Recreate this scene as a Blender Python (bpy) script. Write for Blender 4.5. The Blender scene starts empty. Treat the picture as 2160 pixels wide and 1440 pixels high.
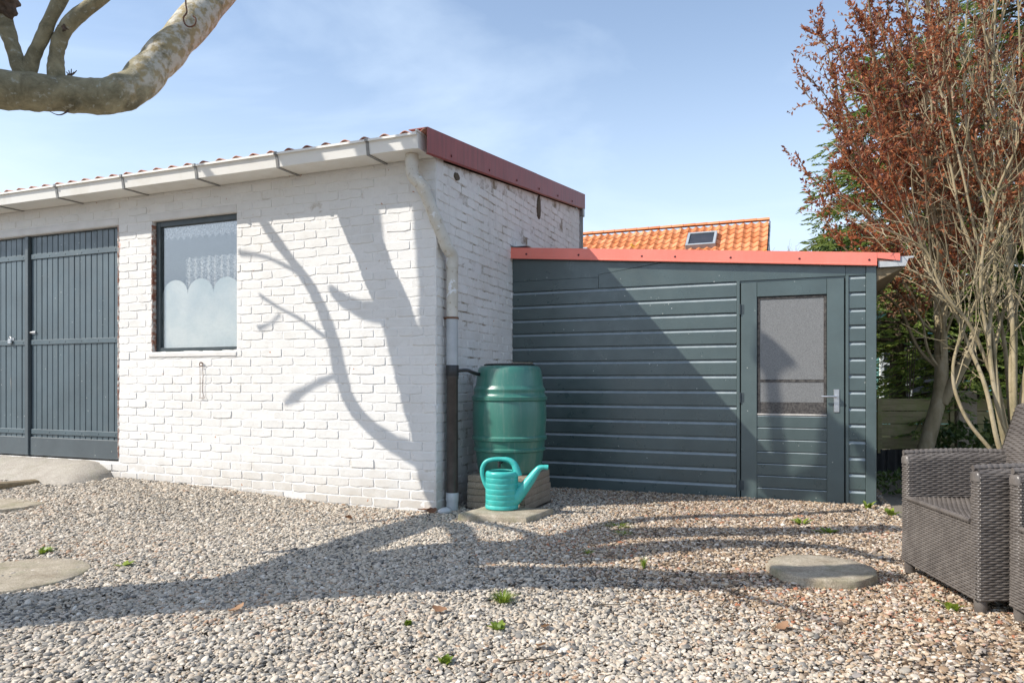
import bpy, bmesh, math, random
import numpy as np
from mathutils import Vector, Matrix

random.seed(7)
RNG = np.random.default_rng(11)
scn = bpy.context.scene
COL = scn.collection

# ------------------------------------------------------------------ camera, sky, sun, exposure
F, HY, CH = 1500.0, 805.0, 1.0            # focal length in photo pixels, horizon row, camera height (m)
cam_d = bpy.data.cameras.new('camera'); cam = bpy.data.objects.new('camera', cam_d); COL.objects.link(cam)
cam.location = (0, 0, CH); cam.rotation_euler = (math.radians(90), 0, 0)
cam_d.sensor_width = 36; cam_d.lens = 36 * F / 2160; cam_d.shift_y = (HY - 720) / 2160
cam_d.clip_start = 0.05; cam_d.clip_end = 2000
scn.camera = cam

SUN_L = Vector((1.577, 0.452, -1.40)).normalized()      # direction the light travels
sun_d = bpy.data.lights.new('sun', 'SUN'); sun = bpy.data.objects.new('sun', sun_d); COL.objects.link(sun)
sun_d.energy = 4.0; sun_d.angle = math.radians(0.4); sun_d.color = (1.0, 0.945, 0.86)
sun.rotation_euler = SUN_L.to_track_quat('-Z', 'Y').to_euler(); sun.location = (-8, -3, 9)

world = bpy.data.worlds.new('World'); scn.world = world; world.use_nodes = True
wn = world.node_tree; wn.nodes.clear()
w_out = wn.nodes.new('ShaderNodeOutputWorld'); w_bg = wn.nodes.new('ShaderNodeBackground')
sky = wn.nodes.new('ShaderNodeTexSky'); sky.sky_type = 'NISHITA'; sky.sun_disc = False
sky.sun_elevation = math.asin(-SUN_L.z); sky.sun_rotation = math.atan2(-SUN_L.x, -SUN_L.y)
sky.altitude = 0; sky.air_density = 1.0; sky.dust_density = 0.9; sky.ozone_density = 1.2
w_bg.inputs['Strength'].default_value = 0.15
# thin cirrus: pale veil mixed into the sky by a stretched noise of the direction
tc = wn.nodes.new('ShaderNodeTexCoord'); mp = wn.nodes.new('ShaderNodeMapping')
mp.inputs['Scale'].default_value = (1.0, 1.0, 2.6); mp.inputs['Rotation'].default_value = (0.0, 0.55, 0.35)
mp.inputs['Location'].default_value = (0.35, 0.1, 0.12)
n1 = wn.nodes.new('ShaderNodeTexNoise'); n1.inputs['Scale'].default_value = 1.7; n1.inputs['Detail'].default_value = 7
n1.inputs['Roughness'].default_value = 0.55; n1.inputs['Distortion'].default_value = 0.7
r1 = wn.nodes.new('ShaderNodeValToRGB'); r1.color_ramp.elements[0].position = 0.47; r1.color_ramp.elements[1].position = 0.78
r1.color_ramp.elements[0].color = (0, 0, 0, 1); r1.color_ramp.elements[1].color = (0.5, 0.5, 0.5, 1)
mx = wn.nodes.new('ShaderNodeMix'); mx.data_type = 'RGBA'
mx.inputs[7].default_value = (4.1, 4.95, 6.0, 1)
wn.links.new(tc.outputs['Generated'], mp.inputs['Vector']); wn.links.new(mp.outputs[0], n1.inputs['Vector'])
wn.links.new(n1.outputs['Fac'], r1.inputs['Fac'])
# low haze: the veil thickens towards the horizon all round
sxyz = wn.nodes.new('ShaderNodeSeparateXYZ'); wn.links.new(tc.outputs['Generated'], sxyz.inputs[0])
hz = wn.nodes.new('ShaderNodeMapRange'); hz.inputs['From Min'].default_value = 0.0; hz.inputs['From Max'].default_value = 0.50; hz.inputs['To Min'].default_value = 0.9; hz.inputs['To Max'].default_value = 0.14
hz.interpolation_type = 'SMOOTHSTEP'; wn.links.new(sxyz.outputs[2], hz.inputs['Value'])
adh = wn.nodes.new('ShaderNodeMath'); adh.operation = 'ADD'; adh.use_clamp = True
wn.links.new(r1.outputs['Color'], adh.inputs[0]); wn.links.new(hz.outputs[0], adh.inputs[1]); wn.links.new(adh.outputs[0], mx.inputs[0])
wn.links.new(sky.outputs[0], mx.inputs[6]); wn.links.new(mx.outputs[2], w_bg.inputs['Color'])
wn.links.new(w_bg.outputs[0], w_out.inputs['Surface'])

scn.view_settings.view_transform = 'Standard'; scn.view_settings.look = 'None'
scn.view_settings.exposure = 0.52; scn.view_settings.gamma = 1.0; scn.view_settings.use_curve_mapping = False
scn.render.engine = 'CYCLES'; scn.cycles.use_denoising = True
scn.cycles.max_bounces = 8; scn.cycles.transparent_max_bounces = 12

# ------------------------------------------------------------------ helpers
A = math.radians(21.6); CA, SA = math.cos(A), math.sin(A)
C0 = np.array([-0.581, 5.45])             # ground point of the garage's near corner
def wpt(w, t, z=0.0):                     # building frame (w right along the front, t back) -> world
    return Vector((C0[0] + w * CA + t * SA, C0[1] - w * SA + t * CA, z))
def loc(x, y, t):                         # photo pixel on the vertical plane t = const -> (w, z)
    u = (x - 1080) / F; v = (HY - y) / F
    # camera in local frame
    dx, dy = -C0[0], -C0[1]
    cw, ct = dx * CA - dy * SA, dx * SA + dy * CA
    rw, rt = u * CA - SA, u * SA + CA
    k = (t - ct) / rt
    return cw + k * rw, CH + k * v
def PX(x, y, D): return np.array([(x - 1080) / F * D, D, CH + (HY - y) / F * D])
def GP(x, y, z=0.0):
    D = (CH - z) * F / (y - HY); return np.array([(x - 1080) / F * D, D, z])
def sstep(a, b, x):
    t = np.clip((x - a) / (b - a), 0, 1); return t * t * (3 - 2 * t)
def to_local(X, Y):
    dx, dy = X - C0[0], Y - C0[1]
    return dx * CA - dy * SA, dx * SA + dy * CA
def ground_z(X, Y):
    w, t = to_local(np.asarray(X, float), np.asarray(Y, float))
    h = 0.10 * sstep(-0.4, -3.2, w) * sstep(-1.6, -0.1, t)
    h = h + 0.012 * np.sin(X * 1.7 + 0.6) * np.cos(Y * 1.3) * sstep(9, 6, Y)
    return h

class MB:
    def __init__(s): s.v = []; s.f = []
    def add(s, vs, fs):
        o = len(s.v); s.v.extend([tuple(p) for p in vs]); s.f.extend([tuple(i + o for i in f) for f in fs]); return s
    def box(s, x0, x1, y0, y1, z0, z1, c=0.0):
        if c <= 0:
            vs = [(x, y, z) for x in (x0, x1) for y in (y0, y1) for z in (z0, z1)]
            fs = [(0, 1, 3, 2), (4, 6, 7, 5), (0, 4, 5, 1), (2, 3, 7, 6), (0, 2, 6, 4), (1, 5, 7, 3)]
            return s.add(vs, fs)
        lo, hi = (x0, y0, z0), (x1, y1, z1); vs = []; idx = {}
        for sx in (0, 1):
            for sy in (0, 1):
                for sz in (0, 1):
                    sg = (sx, sy, sz)
                    for ax in range(3):
                        p = []
                        for k in range(3):
                            b = hi[k] if sg[k] else lo[k]
                            if k != ax: b += -c if sg[k] else c
                            p.append(b)
                        idx[(sx, sy, sz, ax)] = len(vs); vs.append(p)
        fs = []
        for ax in range(3):
            o1, o2 = [k for k in range(3) if k != ax]
            for sd in (0, 1):
                q = []
                for (a, b) in ((0, 0), (1, 0), (1, 1), (0, 1)):
                    sg = [0, 0, 0]; sg[ax] = sd; sg[o1] = a; sg[o2] = b; q.append(idx[(*sg, ax)])
                fs.append(q)
            for a in (0, 1):
                for b in (0, 1):
                    q = []
                    for e, axx in ((0, o1), (1, o1), (1, o2), (0, o2)):
                        sg = [0, 0, 0]; sg[ax] = e; sg[o1] = a; sg[o2] = b; q.append(idx[(*sg, axx)])
                    fs.append(q)
        for sx in (0, 1):
            for sy in (0, 1):
                for sz in (0, 1): fs.append([idx[(sx, sy, sz, k)] for k in range(3)])
        return s.add(vs, fs)
    def tube(s, pts, rad, seg=10, caps=True, squash=None):
        P = np.asarray(pts, float); n = len(P)
        R = np.full(n, rad) if np.isscalar(rad) else np.asarray(rad, float)
        T = np.gradient(P, axis=0); T /= (np.linalg.norm(T, axis=1, keepdims=True) + 1e-12)
        ref = np.array([0, 0, 1.0]) if abs(T[0][2]) < 0.9 else np.array([1.0, 0, 0])
        N = np.cross(T[0], ref); N /= np.linalg.norm(N)
        ang = np.arange(seg) * 2 * math.pi / seg; vs = []
        for i in range(n):
            N = N - T[i] * np.dot(N, T[i]); N /= (np.linalg.norm(N) + 1e-12); B = np.cross(T[i], N)
            r = R[i]
            ring = P[i] + r * (np.cos(ang)[:, None] * N + np.sin(ang)[:, None] * B)
            vs.extend(ring.tolist())
        fs = []
        for i in range(n - 1):
            for j in range(seg):
                a = i * seg + j; b = i * seg + (j + 1) % seg; fs.append((a, b, b + seg, a + seg))
        if caps:
            fs.append(tuple(range(seg - 1, -1, -1))); fs.append(tuple((n - 1) * seg + j for j in range(seg)))
        return s.add(vs, fs)
    def lathe(s, prof, seg=40, cx=0, cy=0, sx=1, sy=1, caps=True):
        vs = []; n = len(prof)
        for r, z in prof:
            for j in range(seg):
                a = 2 * math.pi * j / seg; vs.append((cx + r * sx * math.cos(a), cy + r * sy * math.sin(a), z))
        fs = [(i * seg + j, i * seg + (j + 1) % seg, (i + 1) * seg + (j + 1) % seg, (i + 1) * seg + j) for i in range(n - 1) for j in range(seg)]
        if caps:
            fs.append(tuple(range(seg - 1, -1, -1))); fs.append(tuple((n - 1) * seg + j for j in range(seg)))
        return s.add(vs, fs)
    def extrude(s, prof, axis, a0, a1, closed=True, caps=True):
        # prof: list of 2D points in the two other axes (order x,y,z without axis)
        def mk(p, a):
            q = list(p); q.insert(axis, a); return q
        n = len(prof); vs = [mk(p, a0) for p in prof] + [mk(p, a1) for p in prof]
        m = n if closed else n - 1
        fs = [(i, (i + 1) % n, (i + 1) % n + n, i + n) for i in range(m)]
        if closed and caps: fs += [tuple(range(n - 1, -1, -1)), tuple(range(n, 2 * n))]
        return s.add(vs, fs)
    def mesh(s, name, fix=True, smooth=False, angle=None):
        me = bpy.data.meshes.new(name); me.from_pydata(s.v, [], s.f)
        if fix:
            bm = bmesh.new(); bm.from_mesh(me); bmesh.ops.recalc_face_normals(bm, faces=bm.faces); bm.to_mesh(me); bm.free()
        if smooth: me.polygons.foreach_set('use_smooth', [True] * len(me.polygons))
        if smooth and angle: 
            try: me.set_sharp_from_angle(angle=math.radians(angle))
            except Exception: pass
        me.update(); return me
    def build(s, name, mat, parent=None, smooth=False, fix=True, angle=40):
        me = s.mesh(name, fix, smooth, angle); me.materials.append(mat)
        return link(name, me, parent)

def link(name, data, parent=None):
    o = bpy.data.objects.new(name, data); COL.objects.link(o)
    if parent is not None: o.parent = parent
    return o
def tag(o, label=None, cat=None, group=None, kind=None):
    if label: o['label'] = label
    if cat: o['category'] = cat
    if group: o['group'] = group
    if kind: o['kind'] = kind
    return o
def thing(name, label, cat, at=(0, 0, 0), rz=0.0, group=None):
    o = link(name, None); o.location = at; o.rotation_euler = (0, 0, rz); o.empty_display_size = 0.1
    return tag(o, label, cat, group)
def np_mesh(name, V, Fq, mat, parent=None, smooth=True, attrs=None):
    V = np.ascontiguousarray(V, np.float32); Fq = np.ascontiguousarray(Fq, np.int32)
    me = bpy.data.meshes.new(name); me.vertices.add(len(V)); me.vertices.foreach_set('co', V.ravel())
    k = Fq.shape[1]; me.loops.add(Fq.size); me.loops.foreach_set('vertex_index', Fq.ravel())
    me.polygons.add(len(Fq)); me.polygons.foreach_set('loop_start', np.arange(0, Fq.size, k, dtype=np.int32))
    me.polygons.foreach_set('use_smooth', np.full(len(Fq), smooth)); me.update(calc_edges=True)
    if attrs:
        for an, arr in attrs.items():
            at = me.attributes.new(an, 'FLOAT', 'POINT'); at.data.foreach_set('value', np.ascontiguousarray(arr, np.float32))
    me.materials.append(mat); return link(name, me, parent)
def catmull(pts, per=8):
    P = np.asarray(pts, float); P = np.vstack([2 * P[0] - P[1], P, 2 * P[-1] - P[-2]]); out = []
    for i in range(1, len(P) - 2):
        for k in range(per):
            t = k / per; a, b, c, d = P[i - 1], P[i], P[i + 1], P[i + 2]
            out.append(0.5 * ((2 * b) + (c - a) * t + (2 * a - 5 * b + 4 * c - d) * t * t + (3 * b - a - 3 * c + d) * t ** 3))
    out.append(P[-2]); return np.array(out)

# ------------------------------------------------------------------ materials
def new_mat(name):
    m = bpy.data.materials.new(name); m.use_nodes = True; nt = m.node_tree
    return m, nt, nt.nodes['Principled BSDF']
def N(nt, t, **kw):
    n = nt.nodes.new(t)
    for k, v in kw.items():
        if k in n.inputs.keys(): n.inputs[k].default_value = v
        else: setattr(n, k, v)
    return n
def ramp(nt, src, stops):
    r = nt.nodes.new('ShaderNodeValToRGB'); e = r.color_ramp.elements
    while len(e) < len(stops): e.new(0.5)
    for i, (p, c) in enumerate(stops):
        e[i].position = p; e[i].color = (*c, 1) if len(c) == 3 else c
    nt.links.new(src, r.inputs['Fac']); return r.outputs['Color']
def mixc(nt, fac, a, b, mode='MIX'):
    m = nt.nodes.new('ShaderNodeMix'); m.data_type = 'RGBA'; m.blend_type = mode
    for sock, val in ((m.inputs[0], fac), (m.inputs[6], a), (m.inputs[7], b)):
        if hasattr(val, 'is_linked'): nt.links.new(val, sock)
        elif isinstance(val, (int, float)): sock.default_value = val
        else: sock.default_value = (*val, 1) if len(val) == 3 else val
    return m.outputs[2]
def pos(nt, scale=(1, 1, 1), space='world', rot=(0, 0, 0)):
    if space == 'world': src = nt.nodes.new('ShaderNodeNewGeometry').outputs['Position']
    else: src = nt.nodes.new('ShaderNodeTexCoord').outputs['Object']
    m = nt.nodes.new('ShaderNodeMapping'); m.inputs['Scale'].default_value = scale; m.inputs['Rotation'].default_value = rot
    nt.links.new(src, m.inputs['Vector']); return m.outputs[0]
def noise(nt, vec, scale, detail=4, rough=0.55, dist=0.0):
    n = nt.nodes.new('ShaderNodeTexNoise'); n.inputs['Scale'].default_value = scale; n.inputs['Detail'].default_value = detail
    n.inputs['Roughness'].default_value = rough; n.inputs['Distortion'].default_value = dist
    nt.links.new(vec, n.inputs['Vector']); return n.outputs['Fac']
def bump(nt, bs, h, strength, dist=0.01, prev=None):
    b = nt.nodes.new('ShaderNodeBump'); b.inputs['Strength'].default_value = strength; b.inputs['Distance'].default_value = dist
    nt.links.new(h, b.inputs['Height'])
    if prev is not None: nt.links.new(prev, b.inputs['Normal'])
    nt.links.new(b.outputs[0], bs.inputs['Normal']); return b.outputs[0]
def simple(name, c1, c2=None, scale=6, rough=0.6, bscale=60, bstr=0.2, bdist=0.004, metal=0.0, spec=0.5, stretch=(1, 1, 1), space='world', lo=0.35, hi=0.65, rvar=0.0):
    m, nt, bs = new_mat(name); v = pos(nt, stretch, space)
    if c2 is not None:
        nt.links.new(ramp(nt, noise(nt, v, scale, 6, 0.6), [(lo, c1), (hi, c2)]), bs.inputs['Base Color'])
    else: bs.inputs['Base Color'].default_value = (*c1, 1)
    bs.inputs['Roughness'].default_value = rough; bs.inputs['Metallic'].default_value = metal
    bs.inputs['Specular IOR Level'].default_value = spec
    if bstr > 0: bump(nt, bs, noise(nt, v, bscale, 5, 0.6), bstr, bdist)
    return m

M = {}
def paint_wall(name, dirty):
    m, nt, bs = new_mat(name); v = pos(nt)
    wl = 1.09 if dirty > 1 else 1.0
    base = ramp(nt, noise(nt, v, 2.2, 6, 0.6), [(0.3, (0.68 * wl, 0.665 * wl, 0.635 * wl)), (0.7, (0.755 * wl, 0.74 * wl, 0.71 * wl))])
    fine = ramp(nt, noise(nt, v, 38, 5, 0.65), [(0.28, (0.50, 0.47, 0.43)), (0.42, (1, 1, 1))])
    base = mixc(nt, 0.22, base, fine, 'MULTIPLY')
    # green-brown grime, patchy
    g = ramp(nt, noise(nt, v, 3.4, 8, 0.7, 0.6), [(0.55 - 0.08 * dirty, (0, 0, 0)), (0.80 - 0.10 * dirty, (1, 1, 1))])
    base = mixc(nt, g, base, mixc(nt, 0.24, base, (0.40, 0.35, 0.27)))
    # vertical rain streaks
    vs = pos(nt, (1, 1, 0.08)); s = ramp(nt, noise(nt, vs, 9, 5, 0.6), [(0.56, (0, 0, 0)), (0.75, (1, 1, 1))])
    if dirty: base = mixc(nt, s, base, mixc(nt, 0.16 * dirty, base, (0.24, 0.22, 0.19)))
    # splash-back dirt along the foot of the wall
    sx = nt.nodes.new('ShaderNodeSeparateXYZ'); nt.links.new(v, sx.inputs[0])
    ad = nt.nodes.new('ShaderNodeMath'); ad.operation = 'MULTIPLY_ADD'; nt.links.new(noise(nt, v, 7, 4), ad.inputs[0]); ad.inputs[1].default_value = 0.5; nt.links.new(sx.outputs[2], ad.inputs[2])
    ft = ramp(nt, ad.outputs[0], [(0.22, (1, 1, 1)), (0.62, (0, 0, 0))])
    base = mixc(nt, ft, base, mixc(nt, 0.55, base, (0.40, 0.34, 0.26)))
    # flaked spots showing red brick
    fl = ramp(nt, noise(nt, v, 26, 3, 0.5), [(0.735, (0, 0, 0)), (0.75, (1, 1, 1))])
    base = mixc(nt, fl, base, (0.42, 0.20, 0.11))
    if not dirty > 1:
        dst = nt.nodes.new('ShaderNodeVectorMath'); dst.operation = 'DISTANCE'; q_ = wpt(*((lambda a_: (a_[0], 0.0, a_[1]))(loc(243, 521, 0)))); dst.inputs[1].default_value = q_
        nt.links.new(v, dst.inputs[0]); a2 = nt.nodes.new('ShaderNodeMath'); a2.operation = 'MULTIPLY_ADD'; nt.links.new(noise(nt, v, 40, 4), a2.inputs[0]); a2.inputs[1].default_value = -0.06; nt.links.new(dst.outputs['Value'], a2.inputs[2])
        base = mixc(nt, ramp(nt, a2.outputs[0], [(0.0, (1, 1, 1)), (0.055, (0, 0, 0))]), base, (0.62, 0.10, 0.01))
    nt.links.new(base, bs.inputs['Base Color']); bs.inputs['Roughness'].default_value = 0.62
    bs.inputs['Specular IOR Level'].default_value = 0.35
    b1 = bump(nt, bs, noise(nt, v, 24, 6, 0.7), 0.5, 0.006)
    bump(nt, bs, noise(nt, v, 120, 4, 0.6), 0.3, 0.002, b1)
    return m
M['paint'] = paint_wall('white_masonry_paint', 0.35)
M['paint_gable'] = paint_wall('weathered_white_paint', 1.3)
def mortar(name, c_dirty, lo, hi):
    m, nt, bs = new_mat(name); v = pos(nt)
    c = ramp(nt, noise(nt, v, 5.5, 8, 0.72), [(lo, c_dirty), (hi, (0.74, 0.72, 0.69))])
    nt.links.new(c, bs.inputs['Base Color']); bs.inputs['Roughness'].default_value = 0.8
    bump(nt, bs, noise(nt, v, 45, 6, 0.7), 0.8, 0.006); return m
M['mortar'] = mortar('painted_mortar', (0.46, 0.41, 0.34), 0.28, 0.42)
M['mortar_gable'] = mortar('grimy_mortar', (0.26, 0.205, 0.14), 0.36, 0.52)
M['lintel'] = simple('painted_lintel', (0.62, 0.60, 0.57), (0.70, 0.68, 0.65), 5, 0.7, 50, 0.4)
def bare():
    m, nt, bs = new_mat('half_painted_red_brick'); v = pos(nt)
    nt.links.new(ramp(nt, noise(nt, v, 22, 5, 0.65), [(0.36, (0.22, 0.075, 0.045)), (0.48, (0.36, 0.19, 0.13)), (0.58, (0.62, 0.59, 0.55))]), bs.inputs['Base Color']); bs.inputs['Roughness'].default_value = 0.85
    bump(nt, bs, noise(nt, v, 60, 5), 0.6, 0.004); return m
M['bare_brick'] = bare()

def wood_paint(name, c, rough=0.42, flecks=0.5, worn=0.0, grain=(1, 1, 14)):
    m, nt, bs = new_mat(name); v = pos(nt, grain, 'object'); vw = pos(nt)
    c2 = tuple(min(1, x * 1.35 + 0.004) for x in c)
    base = ramp(nt, noise(nt, vw, 3.0, 5, 0.6), [(0.3, c), (0.7, c2)])
    vor = nt.nodes.new('ShaderNodeTexVoronoi'); vor.inputs['Scale'].default_value = 16; nt.links.new(vw, vor.inputs['Vector'])
    fk = ramp(nt, vor.outputs['Distance'], [(0.055, (flecks,) * 3), (0.085, (0, 0, 0))])
    gate = ramp(nt, noise(nt, vw, 4.2, 3, 0.5), [(0.52, (0, 0, 0)), (0.56, (1, 1, 1))])
    base = mixc(nt, mixc(nt, 1.0, fk, gate, 'MULTIPLY'), base, (0.55, 0.56, 0.52))
    if worn > 0:
        vo = pos(nt, (1, 1, 0.12)); wv = ramp(nt, noise(nt, vo, 22, 6, 0.65), [(0.66, (0, 0, 0)), (0.74, (worn,) * 3)])
        base = mixc(nt, wv, base, (0.27, 0.24, 0.20))
    nt.links.new(base, bs.inputs['Base Color'])
    nt.links.new(ramp(nt, noise(nt, vw, 9, 5, 0.6), [(0.3, (rough - 0.08,) * 3), (0.7, (rough + 0.12,) * 3)]), bs.inputs['Roughness'])
    bs.inputs['Specular IOR Level'].default_value = 0.75; bs.inputs['Coat Weight'].default_value = 0.35; bs.inputs['Coat Roughness'].default_value = 0.22
    bump(nt, bs, noise(nt, v, 12, 5, 0.6), 0.12, 0.002); return m
M['shed'] = wood_paint('dark_green_shed_paint', (0.050, 0.073, 0.071), 0.32, 0.8, 0.0, (0.6, 8, 8))
M['shed_v'] = wood_paint('dark_green_frame_paint', (0.058, 0.083, 0.081), 0.36, 0.9, 0.35, (8, 8, 0.6))
M['bevel'] = simple('sky_sheen_board_bevel', (0.24, 0.285, 0.30), (0.32, 0.36, 0.37), 12, 0.35, 60, 0.1)  # bright sky sheen on the boards' upper bevels, put into the base colour
M['gdoor'] = wood_paint('blue_grey_door_paint', (0.050, 0.077, 0.090), 0.46, 0.8, 0.5, (8, 8, 0.5))
M['gdoor_dark'] = wood_paint('dark_grey_door_paint', (0.050, 0.066, 0.074), 0.48, 1.0, 0.2, (0.6, 8, 8))
M['frame'] = simple('dark_frame_paint', (0.03, 0.045, 0.05), (0.05, 0.065, 0.07), 10, 0.45, 60, 0.15)
M['dark'] = simple('dark_interior', (0.03, 0.03, 0.03), None, rough=0.9, bstr=0)
M['inner'] = simple('interior_plaster', (0.10, 0.10, 0.10), (0.13, 0.13, 0.13), 3, 0.9, 20, 0.1)

def red_metal(name, c, fade):
    m, nt, bs = new_mat(name); v = pos(nt); vs = pos(nt, (1, 1, 0.07))
    base = ramp(nt, noise(nt, v, 2.6, 4), [(0.3, c), (0.75, tuple(min(1, x * 1.18 + 0.01) for x in c))])
    st = ramp(nt, noise(nt, vs, 26, 6, 0.65), [(0.45, (0, 0, 0)), (0.75, (fade,) * 3)])
    base = mixc(nt, st, base, (0.10, 0.055, 0.045) if fade > 0.4 else (0.55, 0.35, 0.3))
    nt.links.new(base, bs.inputs['Base Color']); bs.inputs['Roughness'].default_value = 0.5 if fade > 0.4 else 0.42
    bump(nt, bs, noise(nt, v, 3.5, 3), 0.15, 0.02); return m
M['verge'] = red_metal('weathered_red_trim', (0.30, 0.072, 0.066), 0.6)
M['fascia'] = red_metal('red_coated_steel', (0.78, 0.20, 0.145), 0.10)
M['screw'] = simple('dark_red_screw', (0.12, 0.02, 0.02), None, rough=0.5, bstr=0)
M['corr'] = simple('terracotta_corrugated_sheet', (0.42, 0.17, 0.11), (0.52, 0.27, 0.19), 7, 0.85, 40, 0.4)
M['gutter'] = simple('cream_gutter_plastic', (0.80, 0.78, 0.73), (0.60, 0.55, 0.45), 3.5, 0.4, 80, 0.05, lo=0.5, hi=0.9)
M['bracket'] = simple('galvanised_bracket', (0.22, 0.22, 0.22), (0.32, 0.31, 0.29), 20, 0.45, 60, 0.1, metal=0.5)
M['lead'] = simple('lead_flashing', (0.30, 0.31, 0.33), (0.42, 0.43, 0.45), 8, 0.5, 30, 0.4)
def pipe_mat():
    m, nt, bs = new_mat('flaking_cream_pipe'); v = pos(nt)
    base = ramp(nt, noise(nt, v, 8, 5), [(0.3, (0.52, 0.48, 0.40)), (0.7, (0.64, 0.61, 0.54))])
    p = ramp(nt, noise(nt, v, 13, 6, 0.6), [(0.60, (0, 0, 0)), (0.63, (1, 1, 1))])
    base = mixc(nt, p, base, (0.74, 0.74, 0.73))
    d = ramp(nt, noise(nt, v, 30, 6, 0.65), [(0.58, (0, 0, 0)), (0.68, (1, 1, 1))])
    base = mixc(nt, d, base, (0.34, 0.27, 0.18))
    nt.links.new(base, bs.inputs['Base Color']); bs.inputs['Roughness'].default_value = 0.45
    bump(nt, bs, p, 0.3, 0.002); return m
M['pipe'] = pipe_mat()
M['pipe_grey'] = simple('grey_pipe', (0.40, 0.42, 0.43), (0.50, 0.52, 0.53), 9, 0.4, 60, 0.1)
M['pipe_brown'] = simple('black_brown_pipe', (0.050, 0.040, 0.036), (0.075, 0.062, 0.055), 12, 0.34, 120, 0.06)
M['black'] = simple('black_plastic', (0.018, 0.018, 0.018), (0.03, 0.03, 0.03), 15, 0.4, 80, 0.1)
M['steel'] = simple('brushed_steel', (0.55, 0.55, 0.55), (0.65, 0.65, 0.65), 30, 0.3, 80, 0.05, metal=0.9)
M['rust'] = simple('rusty_iron', (0.09, 0.05, 0.035), (0.22, 0.10, 0.05), 30, 0.8, 80, 0.4)
def barrel_mat():
    m, nt, bs = new_mat('green_barrel_plastic'); v = pos(nt)
    base = ramp(nt, noise(nt, v, 4, 5), [(0.3, (0.030, 0.150, 0.112)), (0.7, (0.045, 0.190, 0.145))])
    run = ramp(nt, noise(nt, pos(nt, (1, 1, 0.06)), 34, 6, 0.65), [(0.52, (0, 0, 0)), (0.74, (0.5, 0.5, 0.5))]); base = mixc(nt, run, base, (0.20, 0.27, 0.22))
    sc_ = ramp(nt, noise(nt, v, 70, 4, 0.7), [(0.66, (0, 0, 0)), (0.72, (0.6, 0.6, 0.6))]); base = mixc(nt, sc_, base, (0.30, 0.36, 0.31))
    nt.links.new(base, bs.inputs['Base Color'])
    bs.inputs['Roughness'].default_value = 0.36; bs.inputs['Coat Weight'].default_value = 0.5; bs.inputs['Coat Roughness'].default_value = 0.3; bump(nt, bs, noise(nt, v, 220, 3), 0.25, 0.0015); return m
M['barrel'] = barrel_mat()
def can_mat():
    m, nt, bs = new_mat('turquoise_plastic'); v = pos(nt)
    base = ramp(nt, noise(nt, v, 9, 6, 0.65), [(0.3, (0.035, 0.38, 0.34)), (0.7, (0.07, 0.49, 0.44))])
    du = ramp(nt, noise(nt, v, 26, 6, 0.7), [(0.55, (0, 0, 0)), (0.75, (0.45, 0.45, 0.45))]); base = mixc(nt, du, base, (0.30, 0.48, 0.42))
    nt.links.new(base, bs.inputs['Base Color']); nt.links.new(ramp(nt, noise(nt, v, 18, 5), [(0.3, (0.25, 0.25, 0.25)), (0.7, (0.5, 0.5, 0.5))]), bs.inputs['Roughness']); return m
M['can'] = can_mat()
def concrete(name, a, b, green=0.0):
    m, nt, bs = new_mat(name); v = pos(nt)
    base = ramp(nt, noise(nt, v, 9, 8, 0.7), [(0.3, a), (0.7, b)])
    sp = ramp(nt, noise(nt, v, 130, 3, 0.5), [(0.35, (0.55, 0.55, 0.55)), (0.6, (1.1, 1.1, 1.1))]); base = mixc(nt, 0.7, base, sp, 'MULTIPLY')
    if green: base = mixc(nt, ramp(nt, noise(nt, v, 6, 6, 0.7), [(0.5, (0, 0, 0)), (0.7, (green,) * 3)]), base, (0.16, 0.17, 0.07))
    nt.links.new(base, bs.inputs['Base Color']); bs.inputs['Roughness'].default_value = 0.88
    b1 = bump(nt, bs, noise(nt, v, 70, 6, 0.7), 0.7, 0.006); bump(nt, bs, noise(nt, v, 240, 3), 0.5, 0.002, b1); return m
M['slab'] = concrete('mossy_concrete_slab', (0.26, 0.21, 0.145), (0.50, 0.435, 0.335), 0.5)
M['apron'] = concrete('worn_concrete', (0.34, 0.30, 0.25), (0.46, 0.42, 0.36), 0.25)
M['paver'] = concrete('brown_concrete_paver', (0.28, 0.22, 0.16), (0.38, 0.31, 0.23), 0.2)
M['rust_stain'] = simple('orange_stain', (0.65, 0.12, 0.02), (0.70, 0.30, 0.15), 30, 0.7, 60, 0.3)

def glass_mat(name, tint, ior, rough=0.0):
    m = bpy.data.materials.new(name); m.use_nodes = True; nt = m.node_tree; nt.nodes.clear()
    out = nt.nodes.new('ShaderNodeOutputMaterial'); mixs = nt.nodes.new('ShaderNodeMixShader')
    tr = nt.nodes.new('ShaderNodeBsdfTransparent'); tr.inputs['Color'].default_value = (*tint, 1)
    gl = nt.nodes.new('ShaderNodeBsdfGlossy'); gl.inputs['Roughness'].default_value = rough
    lw = nt.nodes.new('ShaderNodeLayerWeight'); lw.inputs['Blend'].default_value = 0.5
    mr = nt.nodes.new('ShaderNodeMapRange'); mr.inputs['From Min'].default_value = 0.0; mr.inputs['From Max'].default_value = 1.0; mr.inputs['To Min'].default_value = ior; mr.inputs['To Max'].default_value = 0.75
    pw = nt.nodes.new('ShaderNodeMath'); pw.operation = 'POWER'; pw.inputs[1].default_value = 2.5; nt.links.new(lw.outputs['Facing'], pw.inputs[0]); nt.links.new(pw.outputs[0], mr.inputs['Value'])
    nt.links.new(mr.outputs[0], mixs.inputs[0]); nt.links.new(tr.outputs[0], mixs.inputs[1]); nt.links.new(gl.outputs[0], mixs.inputs[2])
    nt.links.new(mixs.outputs[0], out.inputs['Surface']); return m
M['glass'] = glass_mat('window_glass', (0.97, 0.98, 0.98), 0.20)
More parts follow.
